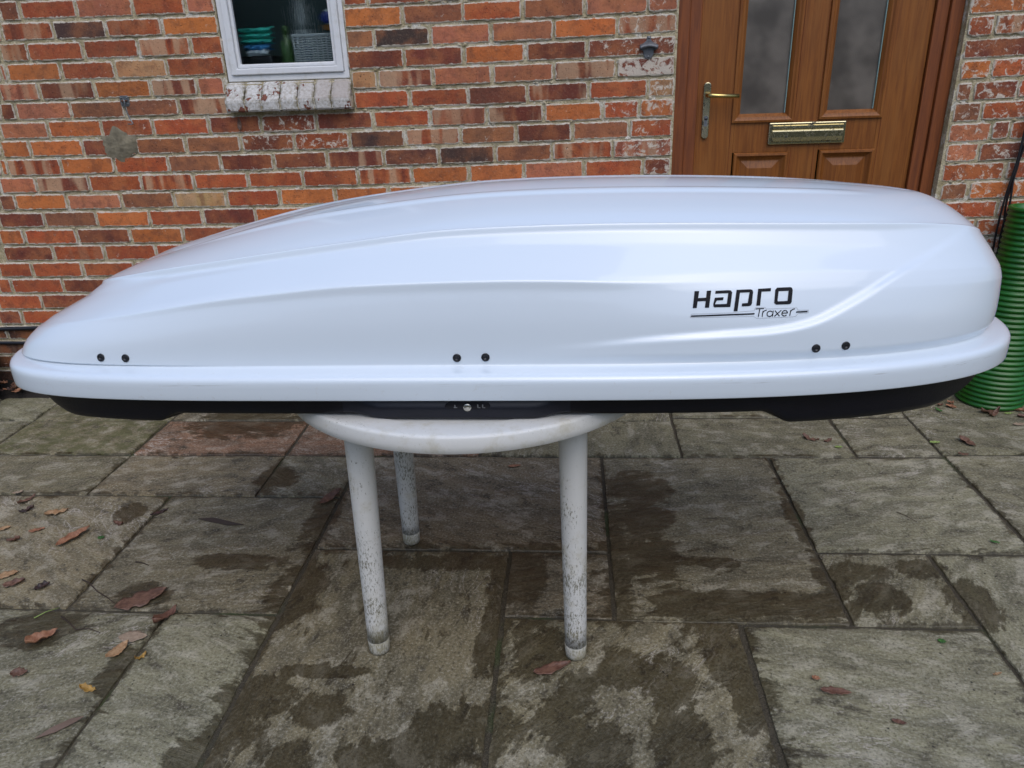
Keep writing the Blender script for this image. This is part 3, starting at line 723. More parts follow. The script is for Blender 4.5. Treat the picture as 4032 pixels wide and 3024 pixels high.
# ------------------------------------------------------------------ door
def build_door():
    t = empty('front_door', (.94, .05, 0), 'oak coloured panelled front door with two tall obscured panes', 'door')
    YF = .045
    m = MB(); frame_ring(m, .413, 1.465, -.06, 2.075, .048, YF - .012, .15, .05); m.obj('door_frame', M_FRAME, t, bevel=.004)
    m = MB(); frame_ring(m, .4615, 1.4165, -.01, 2.0265, .046, YF + .002, .15, .03); m.obj('frame_rebate', M_FRAME, t, bevel=.003)
    X0, X1 = .509, 1.368; YD = .062
    m = MB()
    # leaf built of stiles and rails round the glass and the lower panels
    LG = (.663, .880, 1.155, 1.93); RG = (1.003, 1.220, 1.160, 1.93); LP = (.668, .888, .30, 1.020); RP = (1.008, 1.226, .30, 1.024)
    def slab_(x0, x1, z0, z1, y=YD): m.box((x0, y, z0), (x1, .11, z1))
    slab_(X0, LG[0], .02, 2.02); slab_(LG[1], RG[0], .02, 2.02, YD + .0004); slab_(RG[1], X1, .02, 2.02)
    for (a, b, z0, z1), (c, d, z2, z3) in (((*LG,), LP), ((*RG,), RP)):
        slab_(a, b, z3, z0, YD + .0002); slab_(a, b, z1, 2.02, YD + .0002); slab_(a, b, .02, z2, YD + .0002)
    leaf = m.obj('door_leaf', M_WOOD, t, bevel=.0015)
    # grooves where the stiles and rails meet
    g = MB()
    for x in (LG[0] - .014, LG[1] + .016, RG[0] - .016, RG[1] + .014):
        g.tube([(x, YD - .0006, .32), (x, YD - .0006, 1.99)], .0013, 6)
    g.obj('groove', M_FRAME, leaf)
    for (x0, x1, z0, z1) in (LG, RG):
        m = MB()
        # moulded cassette: outer raised roll, then slope down to the glass
        prof = [(-.014, YD - .0005), (-.012, YD - .009), (-.004, YD - .011), (.002, YD - .006), (.008, YD - .004), (.022, YD + .014)]
        rings = []
        for o_, y in prof: rings.append([(x0 + o_, y, z0 + o_ - .006), (x1 - o_, y, z0 + o_ - .006), (x1 - o_, y, z1 - o_), (x0 + o_, y, z1 - o_)])
        v = [p for rg in rings for p in rg]; f = []
        for i in range(len(rings) - 1):
            for k in range(4):
                k2 = (k + 1) % 4; f.append((i*4+k, i*4+k2, (i+1)*4+k2, (i+1)*4+k))
        m.add(v, f); cs = m.obj('glazing_moulding', M_WOOD, t)
        m = MB(); m.box((x0 + .010, YD + .012, z0 + .008), (x1 - .010, YD + .018, z1 - .01)); pn = m.obj('glass_panel', M_OBSC, t)
        m = MB(); m.box((x1 - .0245, YD + .004, z0 + .016), (x1 - .0215, YD + .0115, z1 - .02)); m.obj('glass_edge', plain('green_glass_edge', (.22, .33, .31), .3), pn)
    for (x0, x1, z0, z1) in (LP, RP):
        m = MB()
        prof = [(0, YD), (.004, YD - .007), (.012, YD - .008), (.020, YD + .002), (.030, YD + .010), (.034, YD + .010), (.062, YD + .001), (.064, YD + .001)]
        rings = []
        for q, (o_, y) in enumerate(prof): rings.append([(x0 + o_, y, z0 + o_), (x1 - o_, y, z0 + o_), (x1 - o_, y, z1 - o_), (x0 + o_, y, z1 - o_)])
        v = [p for rg in rings for p in rg]; f = []
        for i in range(len(rings) - 1):
            for k in range(4):
                k2 = (k + 1) % 4; f.append((i*4+k, i*4+k2, (i+1)*4+k2, (i+1)*4+k))
        f.append(tuple(len(v) - 4 + k for k in range(4)))
        m.add(v, f); m.obj('lower_panel', M_WOOD, t)
    # letter box
    lb = MB(); lb.box((.798, YD - .014, 1.050), (1.098, YD - .0005, 1.134)); lp = lb.obj('letter_plate', M_BRASS, t, bevel=.004)
    fl = MB()
    x0, x1 = .811, 1.086
    prof = [(1.060, -.0145), (1.063, -.021), (1.078, -.0245), (1.100, -.0245), (1.106, -.019), (1.112, -.023), (1.121, -.0225), (1.124, -.0145)]
    v = [(x, YD + y, z) for x in (x0, x1) for z, y in prof]; n = len(prof)
    fl.add(v, [(i, i + 1, n + i + 1, n + i) for i in range(n - 1)] + [tuple(range(n))[::-1], tuple(range(n, 2*n))])
    fl.obj('flap', M_BRASS, lp)
    # lever handle on its long backplate
    hp = MB(); cx = .546; v = []
    for y in (YD - .0005, YD - .010):
        for k in range(24):
            a = 2 * math.pi * k / 24; rr = .0145
            v.append((cx + rr * math.cos(a), y, (1.279 if math.sin(a) >= 0 else 1.094) + rr * math.sin(a)))
    hp.add(v, [tuple(range(24)), tuple(range(24, 48))[::-1]] + [(k, 24 + k, 24 + (k+1) % 24, (k+1) % 24) for k in range(24)])
    pl = hp.obj('handle_plate', M_BRASS, t, bevel=.003)
    lv = MB(); lv.tube([(.546, YD - .008, 1.246), (.546, YD - .035, 1.246), (.549, YD - .046, 1.2455), (.558, YD - .052, 1.245), (.58, YD - .054, 1.2435), (.662, YD - .054, 1.240)], [.0105, .0095, .0095, .0095, .0085, .0080], 14)
    lv.obj('lever', plain('polished_brass', (.62, .47, .18), .25, 1.0, vs=60), pl, True)
    ky = MB(); ky.lathe([(.0085, 0), (.0085, .003), (.0001, .003)], (.546, YD - .0095, 1.160), 18, 'y'); ky.box((.539, YD - .0125, 1.128), (.553, YD - .0095, 1.158)); ky.obj('lock_cylinder', M_STEEL, pl)
    st = MB(); st.box((.40, -.03, -.02), (1.48, .14, .03)); st.obj('threshold', M_FRAME, t)
build_door()

# ------------------------------------------------------------------ things on the wall
def build_opener():
    t = empty('bottle_opener', (.303, -.008, 1.43), 'grey cast metal bottle opener screwed to the bricks left of the door', 'bottle opener')
    out = [(-.007, .036), (.007, .036), (.009, .020), (.018, .013), (.033, .004), (.035, -.006), (.030, -.012), (.020, -.015), (.019, -.030), (.012, -.041), (0, -.045), (-.012, -.041), (-.019, -.030), (-.020, -.015), (-.030, -.012), (-.035, -.006), (-.033, .004), (-.018, .013), (-.009, .020)]
    m = MB(); n = len(out); v = [(.303 + x, y, 1.430 + z) for y in (-.006, -.013) for x, z in out]
    m.add(v, [tuple(range(n))[::-1], tuple(range(n, 2*n))] + [(k, (k+1) % n, n + (k+1) % n, n + k) for k in range(n)])
    m.obj('back_plate', M_CAST, t, bevel=.0015)
    h = MB(); v = []; N = 14
    for i in range(N + 1):
        u = -1 + 2 * i / N; x = .303 + .034 * u
        arch = .010 * (1 - u * u)
        v += [(x, -.012, 1.446 - .010 * abs(u) ** 1.5), (x, -.030, 1.438 - .006 * abs(u)), (x, -.034, 1.424 + arch * .6 - .004 * abs(u)), (x, -.028, 1.420 + arch * .7), (x, -.012, 1.424 + arch * .6)]
    f = []
    for i in range(N):
        for k in range(4): f.append((i*5+k, (i+1)*5+k, (i+1)*5+k+1, i*5+k+1))
    f += [(0,1,2,3,4), tuple(N*5 + k for k in (4,3,2,1,0))]
    h.add(v, f); h.obj('hood', M_CAST, t, True)
    for z in (1.460, 1.394):
        s = MB(); s.lathe([(.0045, 0), (.004, .002), (.0001, .0025)], (.303, -.013, z), 14, 'y'); s.obj('screw', M_STEEL, t, True)
build_opener()
def build_hook():
    t = empty('gate_hook', (-1.826, -.008, 1.30), 'small steel hook hanging from a rusty eye plate on the brick wall', 'hook')
    m = MB(); v = []
    for y in (-.007, -.010):
        for (x, z) in ((-.020, -.014), (-.014, -.021), (.014, -.021), (.020, -.014), (.020, .016), (.014, .021), (-.014, .021), (-.020, .016)):
            v.append((-1.826 + x, y, 1.299 + z))
    m.add(v, [tuple(range(8))[::-1], tuple(range(8, 16))] + [(k, (k+1) % 8, 8 + (k+1) % 8, 8 + k) for k in range(8)])
    m.obj('plate', M_STEEL, t, bevel=.001)
    for dx in (-.012, .012):
        for dz in (-.012, .013):
            s = MB(); s.lathe([(.0032, 0), (.0028, .002), (.0001, .0022)], (-1.826 + dx, -.010, 1.299 + dz), 10, 'y'); s.obj('screw', M_STEEL, t, True)
    e = MB(); e.tube([(-1.836, -.010, 1.300), (-1.834, -.020, 1.300), (-1.826, -.026, 1.300), (-1.818, -.020, 1.300), (-1.816, -.010, 1.300)], .0026, 8); e.obj('eye', M_RUST, t, True)
    h = MB(); h.tube([(-1.832, -.018, 1.290), (-1.830, -.020, 1.303), (-1.824, -.024, 1.307), (-1.818, -.026, 1.300), (-1.819, -.026, 1.283), (-1.823, -.022, 1.272), (-1.821, -.021, 1.260), (-1.815, -.020, 1.232), (-1.809, -.022, 1.222), (-1.801, -.026, 1.211), (-1.806, -.028, 1.209), (-1.822, -.030, 1.211)], .0024, 8)
    h.obj('hook', M_STEEL, t, True)
build_hook()
for z, lab in ((.322, 'upper of the two black cables along the foot of the wall'), (.250, 'lower of the two black cables along the foot of the wall')):
    m = MB(); m.tube([(-4.6 + .15 * i, -.016 + .002 * math.sin(i), z + .0118 * 0 + .003 * math.sin(i * .9 + z * 40)) for i in range(34)], .0095 if z > .3 else .008, 10)
    prop(m.obj('cable', M_BLACK, smooth=True), lab, 'cable', 'cables along the foot of the wall')
def cable(pts, r, lab):
    P = [Vector(p) for p in pts]; out = []
    for i in range(len(P) - 1):
        p0, p1, p2, p3 = P[max(i-1, 0)], P[i], P[i+1], P[min(i+2, len(P)-1)]
        for q in range(8):
            u = q / 8; out.append(.5 * ((2*p1) + (p2-p0)*u + (2*p0-5*p1+4*p2-p3)*u*u + (3*p1-p0-3*p2+p3)*u**3))
    out.append(P[-1]); m = MB(); m.tube(out, r, 8)
    prop(m.obj('cable', M_BLACK, smooth=True), lab, 'cable', 'black cables hanging at the right of the wall')
cable([(1.80, -.02, 2.3), (1.785, -.02, 1.7), (1.765, -.025, 1.30), (1.742, -.03, 1.12), (1.734, -.035, .98), (1.722, -.03, .84), (1.716, -.03, .70), (1.718, -.03, .58), (1.70, -.03, .50), (1.64, -.03, .45)], .0042, 'leftmost black cable sagging down the bricks beside the green tub')
cable([(1.81, -.02, 2.3), (1.79, -.02, 1.7), (1.77, -.022, 1.30), (1.748, -.02, 1.10), (1.748, -.02, .96), (1.733, -.025, .82), (1.744, -.02, .70), (1.738, -.02, .55), (1.70, -.02, .40)], .0042, 'middle black cable twisted with two others beside the green tub')
cable([(1.82, -.02, 2.3), (1.80, -.02, 1.7), (1.775, -.03, 1.30), (1.755, -.035, 1.08), (1.738, -.03, .93), (1.741, -.035, .80), (1.735, -.03, .68), (1.748, -.03, .5), (1.75, -.03, .2)], .0042, 'rightmost black cable running straight down behind the green tub')

# ------------------------------------------------------------------ ribbed tubs and pots
def tub(name, c, prof, mat, pitch, depth, label, cat):
    t = empty(name, (c[0], c[1], 0), label, cat)
    H = prof[-1][1]; pr = []; nrib = int(H / pitch)
    def rad(z):
        for (r0, z0), (r1, z1) in zip(prof, prof[1:]):
            if z0 <= z <= z1: u = (z - z0) / (z1 - z0); u = u * u * (3 - 2 * u); return r0 + (r1 - r0) * u
        return prof[-1][0]
    N = nrib * 8
    for i in range(N + 1):
        z = H * i / N; ph = 2 * math.pi * z / pitch
        w = .5 - .5 * math.cos(ph); pr.append((rad(z) + depth * (w ** .55), z))
    m = MB(); m.lathe(pr + [(rad(H) + .008, H), (rad(H) + .010, H + .006), (rad(H) + .006, H + .012), (rad(H) - .006, H + .012), (rad(H) - .009, H - .02), (rad(H) - .006, H - .3), (.001, H - .3)], (c[0], c[1], .002), 72)
    o = m.obj('ribbed_wall', mat, t, True)
    return t
tub('ribbed_planter', (1.775, -.135), [(.120, 0), (.123, .10), (.116, .22), (.094, .40), (.078, .56), (.073, .80)], M_GREEN, .0215, .0080, 'tall green ribbed tub narrowing to an open top', 'tub')
tub('ribbed_planter', (2.045, -.12), [(.120, 0), (.123, .10), (.116, .22), (.094, .40), (.078, .56), (.073, .62)], M_BLUE, .0215, .0080, 'blue ribbed tub standing right of the green one', 'tub')
m = MB(); m.lathe([(.09, 0), (.12, .20), (.13, .205), (.13, .235), (.118, .235), (.11, .18), (.0001, .18)], (-2.80, -.14, .0), 32)
prop(m.obj('plant_pot', M_DKPOT, smooth=False), 'dark mossy green pot by the wall at the left edge', 'pot')
m = MB(); r = random.Random(2)
v = []; nx, ny = 60, 14
for j in range(ny + 1):
    for i in range(nx + 1):
        x = -4.6 + 3.4 * i / nx; y = -.10 + .10 * j / ny
        v.append((x, y, -.004 + .05 * (j / ny) * (1 + .6 * noise.noise(Vector((x * 9, y * 9, 0))))))
m.add(v, [(j*(nx+1)+i, j*(nx+1)+i+1, (j+1)*(nx+1)+i+1, (j+1)*(nx+1)+i) for j in range(ny) for i in range(nx)])
o = m.obj('soil', M_SOIL, smooth=True); o['kind'] = 'structure'

# ------------------------------------------------------------------ garden table
TC = (-.245, -1.445)
def build_table():
    t = empty('garden_table', (TC[0], TC[1], 0), 'round white plastic garden table grimy with mould under the roof box', 'table')
    m = MB()
    m.lathe([(.001, .690), (.36, .690), (.43, .688), (.4425, .675), (.4432, .6745), (.4485, .6745), (.4492, .6752), (.4502, .690), (.4480, .7065), (.4468, .7092), (.4445, .7112), (.4410, .7122), (.4360, .7125), (.3905, .7125), (.3885, .7123), (.3850, .7098), (.3830, .7095), (.30, .7095), (.001, .7095)], (*TC, 0), 160)
    m.obj('tabletop', M_TABLE, t, True)
    rm = MB()
    for k in range(4): pass
    feet = [(-.492, -1.700, -.486, -1.672), (.011, -1.702, .004, -1.674), (-.502, -1.222, -.492, -1.246), (.012, -1.225, .002, -1.250)]
    for fx_, fy, tx, ty in feet:
        m = MB(); pts = []; rs = []
        for i in range(15):
            u = i / 14; z = .042 + (.686 - .042) * u
            pts.append((fx_ + (tx - fx_) * u, fy + (ty - fy) * u, z)); rs.append(.0268 + (.0335 - .0268) * u)
        m.tube(pts, rs, 40); lg = m.obj('leg', M_TABLE, t, True)
        m = MB(); m.lathe([(.020, .001), (.0245, .003), (.0262, .012), (.0275, .041), (.0268, .0415), (.001, .0415)], (fx_, fy, 0), 40); m.obj('foot_cap', M_TABLE, lg, True)
        m = MB(); m.lathe([(.0255, .0408), (.0270, .0408), (.0270, .0420), (.0255, .0420)], (fx_, fy, 0), 40); m.obj('seam', M_SEAM, lg, True)
build_table()

# ------------------------------------------------------------------ roof box
CX, CY = -.10, -1.42
def interp(kn, x):
    """smooth monotone-ish cubic through knots"""
    xs = [a for a, _ in kn]; ys = [b for _, b in kn]
    if x <= xs[0]: return ys[0] + (x - xs[0]) * (ys[1] - ys[0]) / (xs[1] - xs[0])
    if x >= xs[-1]: return ys[-1] + (x - xs[-1]) * (ys[-1] - ys[-2]) / (xs[-1] - xs[-2])
    i = max(j for j in range(len(xs) - 1) if xs[j] <= x)
    def sl(k):
        if k == 0: return (ys[1] - ys[0]) / (xs[1] - xs[0])
        if k == len(xs) - 1: return (ys[-1] - ys[-2]) / (xs[-1] - xs[-2])
        return (ys[k+1] - ys[k-1]) / (xs[k+1] - xs[k-1])
    h = xs[i+1] - xs[i]; u = (x - xs[i]) / h
    return (2*u**3 - 3*u**2 + 1)*ys[i] + (u**3 - 2*u**2 + u)*h*sl(i) + (-2*u**3 + 3*u**2)*ys[i+1] + (u**3 - u**2)*h*sl(i+1)
def smooth01(x): x = min(1, max(0, x)); return x * x * (3 - 2 * x)
NQ = 210
def outline(aL, aR, b, nL, nR):
    """closed plan outline, NQ points per quadrant, starting at the tail and running over the near side"""
    def quad_(a, n):
        tt = np.linspace(0, math.pi / 2, 1500); x = a * np.cos(tt) ** (2 / n); y = b * np.sin(tt) ** (2 / n)
        d = np.r_[0, np.cumsum(np.hypot(np.diff(x), np.diff(y)))]; s = np.linspace(0, d[-1], NQ + 1)
        return np.interp(s, d, x), np.interp(s, d, y)
    xr, yr = quad_(aR, nR); xl, yl = quad_(aL, nL)
    X = np.r_[xr[:-1], -xl[::-1][:-1], -xl[:-1], xr[::-1][:-1]]; Yv = np.r_[-yr[:-1], -yl[::-1][:-1], yl[:-1], yr[::-1][:-1]]
    return X + CX, Yv + CY
def loft(rings):
    V = []; n = len(rings[0][0])
    for X, Yv, Z in rings: V += list(zip(X, Yv, Z))
    Fc = []
    for i in range(len(rings) - 1):
        for k in range(n):
            k2 = (k + 1) % n; Fc.append((i*n+k, i*n+k2, (i+1)*n+k2, (i+1)*n+k))
    return V, Fc, n
Z2 = [(-1.24, .862), (-1.17, .882), (-1.105, .897), (-.954, .921), (-.738, .956), (-.566, .975), (-.428, .986), (-.119, .992), (.151, .984), (.5, .966), (.8, .944), (.96, .922)]
Z3 = [(-1.12, .930), (-1.06, .955), (-.918, .985), (-.696, 1.018), (-.445, 1.05), (-.26, 1.069), (.003, 1.076), (.23, 1.074), (.495, 1.066), (.664, 1.058), (.76, 1.049), (.83, 1.036), (.90, 1.008)]
Z4 = [(-1.03, .958), (-.8, 1.028), (-.58, 1.082), (-.36, 1.113), (-.138, 1.130), (.177, 1.131), (.486, 1.118), (.65, 1.103), (.74, 1.091), (.82, 1.073)]
C1 = [(-.10, .856), (.0, .862), (.153, .876), (.30, .884), (.40, .889), (.475, .903), (.55, .934), (.64, .976), (.72, 1.006), (.80, 1.034), (.95, 1.09)]
def feature(x, z):
    """outward swell below the rising lower crease"""
    zl = interp(C1, x) if x > -.2 else .85
    a = .0095 * smooth01((x + .12) / .5)
    s_ = smooth01((zl + .003 - z) / (.015 - .004 * smooth01((x - .45) / .15)))
    return a * s_ * (1 - smooth01((z - .93) / .15)) * smooth01((z - .822) / .02)
def build_roofbox():
    t = empty('roof_box', (CX, CY, .712), 'long glossy white car roof box with black base resting on the round table', 'roof box')
    # control rings of the shell: (aL, aR, b, nL, nR, z function)
    n0 = NQ * 4
    ctrl = [
        (1.155, 1.030, .3645, 6.4, 2.95, lambda x: .821),
        (1.155, 1.036, .3635, 6.0, 2.95, lambda x: .821 + (interp(Z2, x) - .821) * .22),
        (1.151, 1.038, .3590, 5.6, 2.95, lambda x: .821 + (interp(Z2, x) - .821) * .52),
        (1.134, 1.034, .3435, 5.0, 2.90, lambda x: .821 + (interp(Z2, x) - .821) * .87),
        (1.128, 1.031, .3415, 4.8, 2.90, lambda x: interp(Z2, x) - .005),
        (1.112, 1.024, .3310, 4.5, 2.90, lambda x: interp(Z2, x) + .003),
        (1.045, 1.006, .2700, 4.2, 3.0, lambda x: interp(Z2, x) + (interp(Z3, x) - interp(Z2, x)) * .60),
        (1.016, .990, .2500, 3.8, 3.2, lambda x: interp(Z3, x) - .0135),
        (1.012, .987, .2460, 3.8, 3.2, lambda x: interp(Z3, x) + .0005),
        (1.007, .983, .2415, 3.8, 3.2, lambda x: interp(Z3, x) + .0015),
    ]
    rings = []
    for aL, aR, b, nL, nR, zf in ctrl:
        X, Yv = outline(aL, aR, b, nL, nR); rings.append(np.array([X, Yv, [zf(x) for x in X]]))
    # the upper side crease dies out towards the tail: blend those rings into one smooth bulge
    for i, tt in ((3, .34), (4, .42), (5, .52), (6, .80)):
        A, B_, P = rings[2], rings[7], rings[i]
        L_ = A + (B_ - A) * tt
        dx, dy = P[0] - CX, P[1] - CY; dn = np.hypot(dx, dy)
        bl = .020 * 4 * tt * (1 - tt)
        L_ = np.array([L_[0] + dx / dn * bl, L_[1] + dy / dn * bl, L_[2] + .006 * 4 * tt * (1 - tt)])
        wgt = np.array([smooth01((x + .02) / .36) if i < 6 else smooth01((x - .45) / .35) for x in P[0]])
        rings[i] = P * (1 - wgt) + L_ * wgt
    # the bead along the roof panel softens at nose and tail
    for i, dz in ((7, .0085), (8, .0), (9, -.001)):
        wgt = np.array([max(smooth01((x - .62) / .2), smooth01((-.86 - x) / .16)) for x in rings[i][0]])
        rings[i][2] += dz * wgt
    # dense interpolation between control rings (linear, then smoothed)
    D = []; segn = [9, 12, 14, 6, 6, 16, 8, 5, 4]
    for i in range(len(rings) - 1):
        for q in range(segn[i]): D.append(rings[i] + (rings[i+1] - rings[i]) * (q / segn[i]))
    c3i = len(D)
    # roof panel: from the upper crease in to the spine
    X3, Y3, Z3r = rings[-1]
    sx = np.clip(X3, -.985 + 0 * X3, .80)
    # spine target is spread over a line so the crown closes along the middle
    nroof = 64
    for q in range(nroof + 1):
        u = q / nroof; tgtx = CX + (X3 - CX) * .86; tx = np.where(X3 < CX, np.maximum(tgtx, -.955), np.minimum(tgtx, .80))
        X = X3 + (tx - X3) * u; Yq = Y3 + (CY - Y3) * u
        zs = np.array([interp(Z4, x) for x in tx])
        bul = 1 - (1 - u) ** 1.9
        z = Z3r + (zs - Z3r) * bul
        along = np.clip((X + .95) / .25, 0, 1) * np.clip((.66 - X) / .2, 0, 1)
        z = z + .0036 * along * (smooth01((u - .50) / .07) - 1.5 * smooth01((u - .585) / .10))
        D.append(np.array([X, Yq, z]))
    D = np.array(D)
    for it in range(1):
        E_ = D.copy(); E_[1:-1] = .25 * D[:-2] + .5 * D[1:-1] + .25 * D[2:]; E_[0] = D[0]; D = E_
    for it in range(60):         # melt the lower side into one soft curve
        E_ = D.copy(); E_[1:30] = .25 * D[0:29] + .5 * D[1:30] + .25 * D[2:31]; D = E_
    # outward swell of the lower side
    for i in range(len(D)):
        X, Yv, Z = D[i]
        if i > c3i: break
        ny = Yv - CY
        for k in range(n0):
            a = feature(X[k], Z[k])
            if a > 0: Yv[k] += a * (1 if ny[k] > 0 else -1) * min(1, abs(ny[k]) / .2)
    # rim rolled outwards, modelled from its lower lip up to the foot of the shell
    rim = []
    for ins, z in [(.024, .7640), (.012, .7618), (.0022, .7612), (.0009, .7616), (.0005, .7635), (0, .775), (0, .788), (0, .797), (.0014, .8040), (.0050, .8092), (.0110, .8126), (.0180, .8142), (.0270, .8154), (.0370, .8166), (.0430, .8178), (.0458, .8200)]:
        X, Yv = outline(1.172 - ins * .3, 1.076 - ins * .95, .411 - ins, 6.0 - ins * 8, 2.85 + ins * 1.5)
        rim.append(np.array([X, Yv, np.full(n0, z)]))
    allr = [tuple(r_) for r_ in rim] + [tuple(r_) for r_ in D]
    V, Fc, n = loft(allr)
    lid = mesh_obj('lid', V, Fc, M_LID, t, True)
    bm = bmesh.new(); bm.from_mesh(lid.data); bmesh.ops.remove_doubles(bm, verts=bm.verts, dist=.00005); bmesh.ops.recalc_face_normals(bm, faces=bm.faces); bm.to_mesh(lid.data); bm.free()
    # ---- black base tray
    def zb(x):
        z = .7170
        z = z + (.6975 - z) * smooth01((-.835 - x) / .045) + (.690 - z) * smooth01((x - .385) / .06)
        z += .058 * smooth01((-1.06 - x) / .16) ** 1.5 + .068 * smooth01((x - .73) / .26) ** 1.3
        return z
    tr = []
    X, Yv = outline(1.150, 1.040, .385, 7.5, 2.9); tr.append((X, Yv, np.full(n0, .7655)))
    X, Yv = outline(1.143, 1.03, .382, 7.5, 2.9); tr.append((X, Yv, np.full(n0, .7600)))
    for aL, aR, b, dz in ((1.132, 1.015, .3815, .018), (1.122, 1.0, .3805, .009), (1.112, .99, .379, .003), (1.10, .98, .375, .0), (.98, .86, .33, 0), (.7, .6, .2, 0), (.3, .3, .08, 0)):
        X, Yv = outline(aL, aR, b, 6.5, 3.3)
        base = np.array([zb(x) for x in X])
        base = np.where((np.hypot(X - TC[0], Yv - TC[1]) < .47), np.maximum(base, .7165), base)
        tr.append((X, Yv, np.minimum(.760, base + dz)))
    V, Fc, n = loft(tr); Fc.append(tuple((len(tr) - 1) * n + k for k in range(n)))
    tray = mesh_obj('base_tray', V, Fc, M_TRAY, t, True)
    bm = bmesh.new(); bm.from_mesh(tray.data); bmesh.ops.recalc_face_normals(bm, faces=bm.faces); bm.to_mesh(tray.data); bm.free()
    # ---- lock housing bulging from the tray front
    V = []; NX, NZ = 80, 14
    for j in range(NZ + 1):
        for i in range(NX + 1):
            x = -.47 + .47 * i / NX; u = smooth01((x + .46) / .075) * smooth01((.0 - x - .005) / .075)
            zbot = .7225 + (.7135 - .7225) * u; z = .7625 + (zbot - .7625) * j / NZ
            w = smooth01(1 - abs((x + .215) / .20) ** 2.2) if abs(x + .215) < .2 else 0
            yv = -1.8035 - .010 * u * smooth01(j / NZ * 1.8) - .002 * w
            if j == NZ: yv += .004
            V.append((x, yv, z))
    Fc = [(j*(NX+1)+i, j*(NX+1)+i+1, (j+1)*(NX+1)+i+1, (j+1)*(NX+1)+i) for j in range(NZ) for i in range(NX)]
    b0 = len(V)
    for i in range(NX + 1): x, y_, z = V[NZ*(NX+1)+i]; V.append((x, -1.77, z + .001))
    Fc += [(NZ*(NX+1)+i, NZ*(NX+1)+i+1, b0+i+1, b0+i) for i in range(NX)]
    lk = mesh_obj('lock_housing', V, Fc, M_LOCKH, t, True)
    m = MB(); m.lathe([(.046, -.004), (.046, .0010), (.043, .0018), (.0001, .0018)], (-.208, -1.8135, .7425), 40, 'y')
    e = m.obj('lock_recess', M_TRAY, lk, True)
    for vv in e.data.vertices: vv.co.z = (vv.co.z - (.7425 - .712)) * .36 + (.7425 - .712)
    m = MB(); m.lathe([(.0085, 0), (.0085, .004), (.0075, .005), (.0001, .005)], (-.208, -1.8150, .7415), 28, 'y'); m.box((-.2145, -1.8212, .7408), (-.2015, -1.8198, .7422)); m.obj('key_cylinder', M_CHROME, lk, True)
    g = MB()
    for dx in (.020, .030):
        g.box((-.208 + dx, -1.8160, .739), (-.208 + dx + .0022, -1.8152, .747)); g.box((-.208 + dx, -1.8160, .739), (-.208 + dx + .006, -1.8152, .7405))
    g.obj('lock_mark', M_STEEL, lk); g = MB()
    g.box((-.236, -1.8160, .7395), (-.229, -1.8152, .741)); g.box((-.2345, -1.8160, .741), (-.2325, -1.8152, .746))
    g.obj('lock_mark', M_STEEL, lk)
    # ---- black rivets low on the shell, set on the real surface
    dg = bpy.context.evaluated_depsgraph_get()
    bvh = BVHTree.FromPolygons([tuple(v.co) for v in lid.data.vertices], [tuple(p.vertices) for p in lid.data.polygons])
    off = t.location
    def on(x, z):
        h = bvh.ray_cast(Vector((x, -3, z)) - off, Vector((0, 1, 0)))
        return (h[0] + off, h[1]) if h[0] is not None else (Vector((x, -1.78, z)), Vector((0, -1, 0)))
    for x, z in ((-.988, .8365), (-.931, .8365), (-.228, .8360), (-.170, .8370), (.479, .8455), (.538, .8475)):
        p, nrm = on(x, z)
        if nrm.y > 0: nrm = -nrm
        m = MB(); m.lathe([(.0085, -.001), (.0085, .0016), (.0076, .0024), (.0040, .0024), (.0034, .0010), (.0001, .0010)], (0, 0, 0), 28, 'y')
        q = Vector((0, -1, 0)).rotation_difference(nrm)
        m.v = [tuple(q @ Vector(v) + p) for v in m.v]
        m.obj('rivet', M_BLACK, lid, True)
    # ---- lettering, cut from vinyl and laid on the shell
    def L(px, py):
        u = px / 2000; v = py / 500
        x = (.1954 + (.4929 - .1954) * u) * (1 - v) + (.1993 + (.5031 - .1993) * u) * v
        z = (.9896 + (.9852 - .9896) * u) * (1 - v) + (.9094 + (.9062 - .9094) * u) * v
        return x, z
    def strip(m, a, b, c, d, dist=.0009):
        """quad a-b (one edge) to d-c, subdivided and dropped on the surface"""
        N1 = max(1, int(max(math.dist(a, b), math.dist(d, c)) / 30)); N2 = max(1, int(max(math.dist(a, d), math.dist(b, c)) / 30)); v = []
        for j in range(N2 + 1):
            for i in range(N1 + 1):
                u, w = i / N1, j / N2
                px = (a[0]*(1-u) + b[0]*u)*(1-w) + (d[0]*(1-u) + c[0]*u)*w; py = (a[1]*(1-u) + b[1]*u)*(1-w) + (d[1]*(1-u) + c[1]*u)*w
                x, z = L(px, py); p, nrm = on(x, z)
                if nrm.y > 0: nrm = -nrm
                v.append(tuple(p + nrm * dist))
        m.add(v, [(j*(N1+1)+i, j*(N1+1)+i+1, (j+1)*(N1+1)+i+1, (j+1)*(N1+1)+i) for j in range(N2) for i in range(N1)])
    def stroke(m, pts, w, closed=False):
        P = [Vector(p) for p in pts]; n = len(P); lf = []; rt = []
        for i in range(n):
            if closed: d0 = (P[i] - P[i-1]).normalized(); d1 = (P[(i+1) % n] - P[i]).normalized()
            else: d0 = (P[i] - P[i-1]).normalized() if i else (P[1] - P[0]).normalized(); d1 = (P[i+1] - P[i]).normalized() if i < n - 1 else d0
            nn = (Vector((-d0.y, d0.x)) + Vector((-d1.y, d1.x))); nn.normalize()
            k = w / 2 / max(.5, nn.dot(Vector((-d1.y, d1.x))))
            lf.append(tuple(P[i] + nn * k)); rt.append(tuple(P[i] - nn * k))
        for i in range(n if closed else n - 1):
            j = (i + 1) % n; strip(m, lf[i], lf[j], rt[j], rt[i])
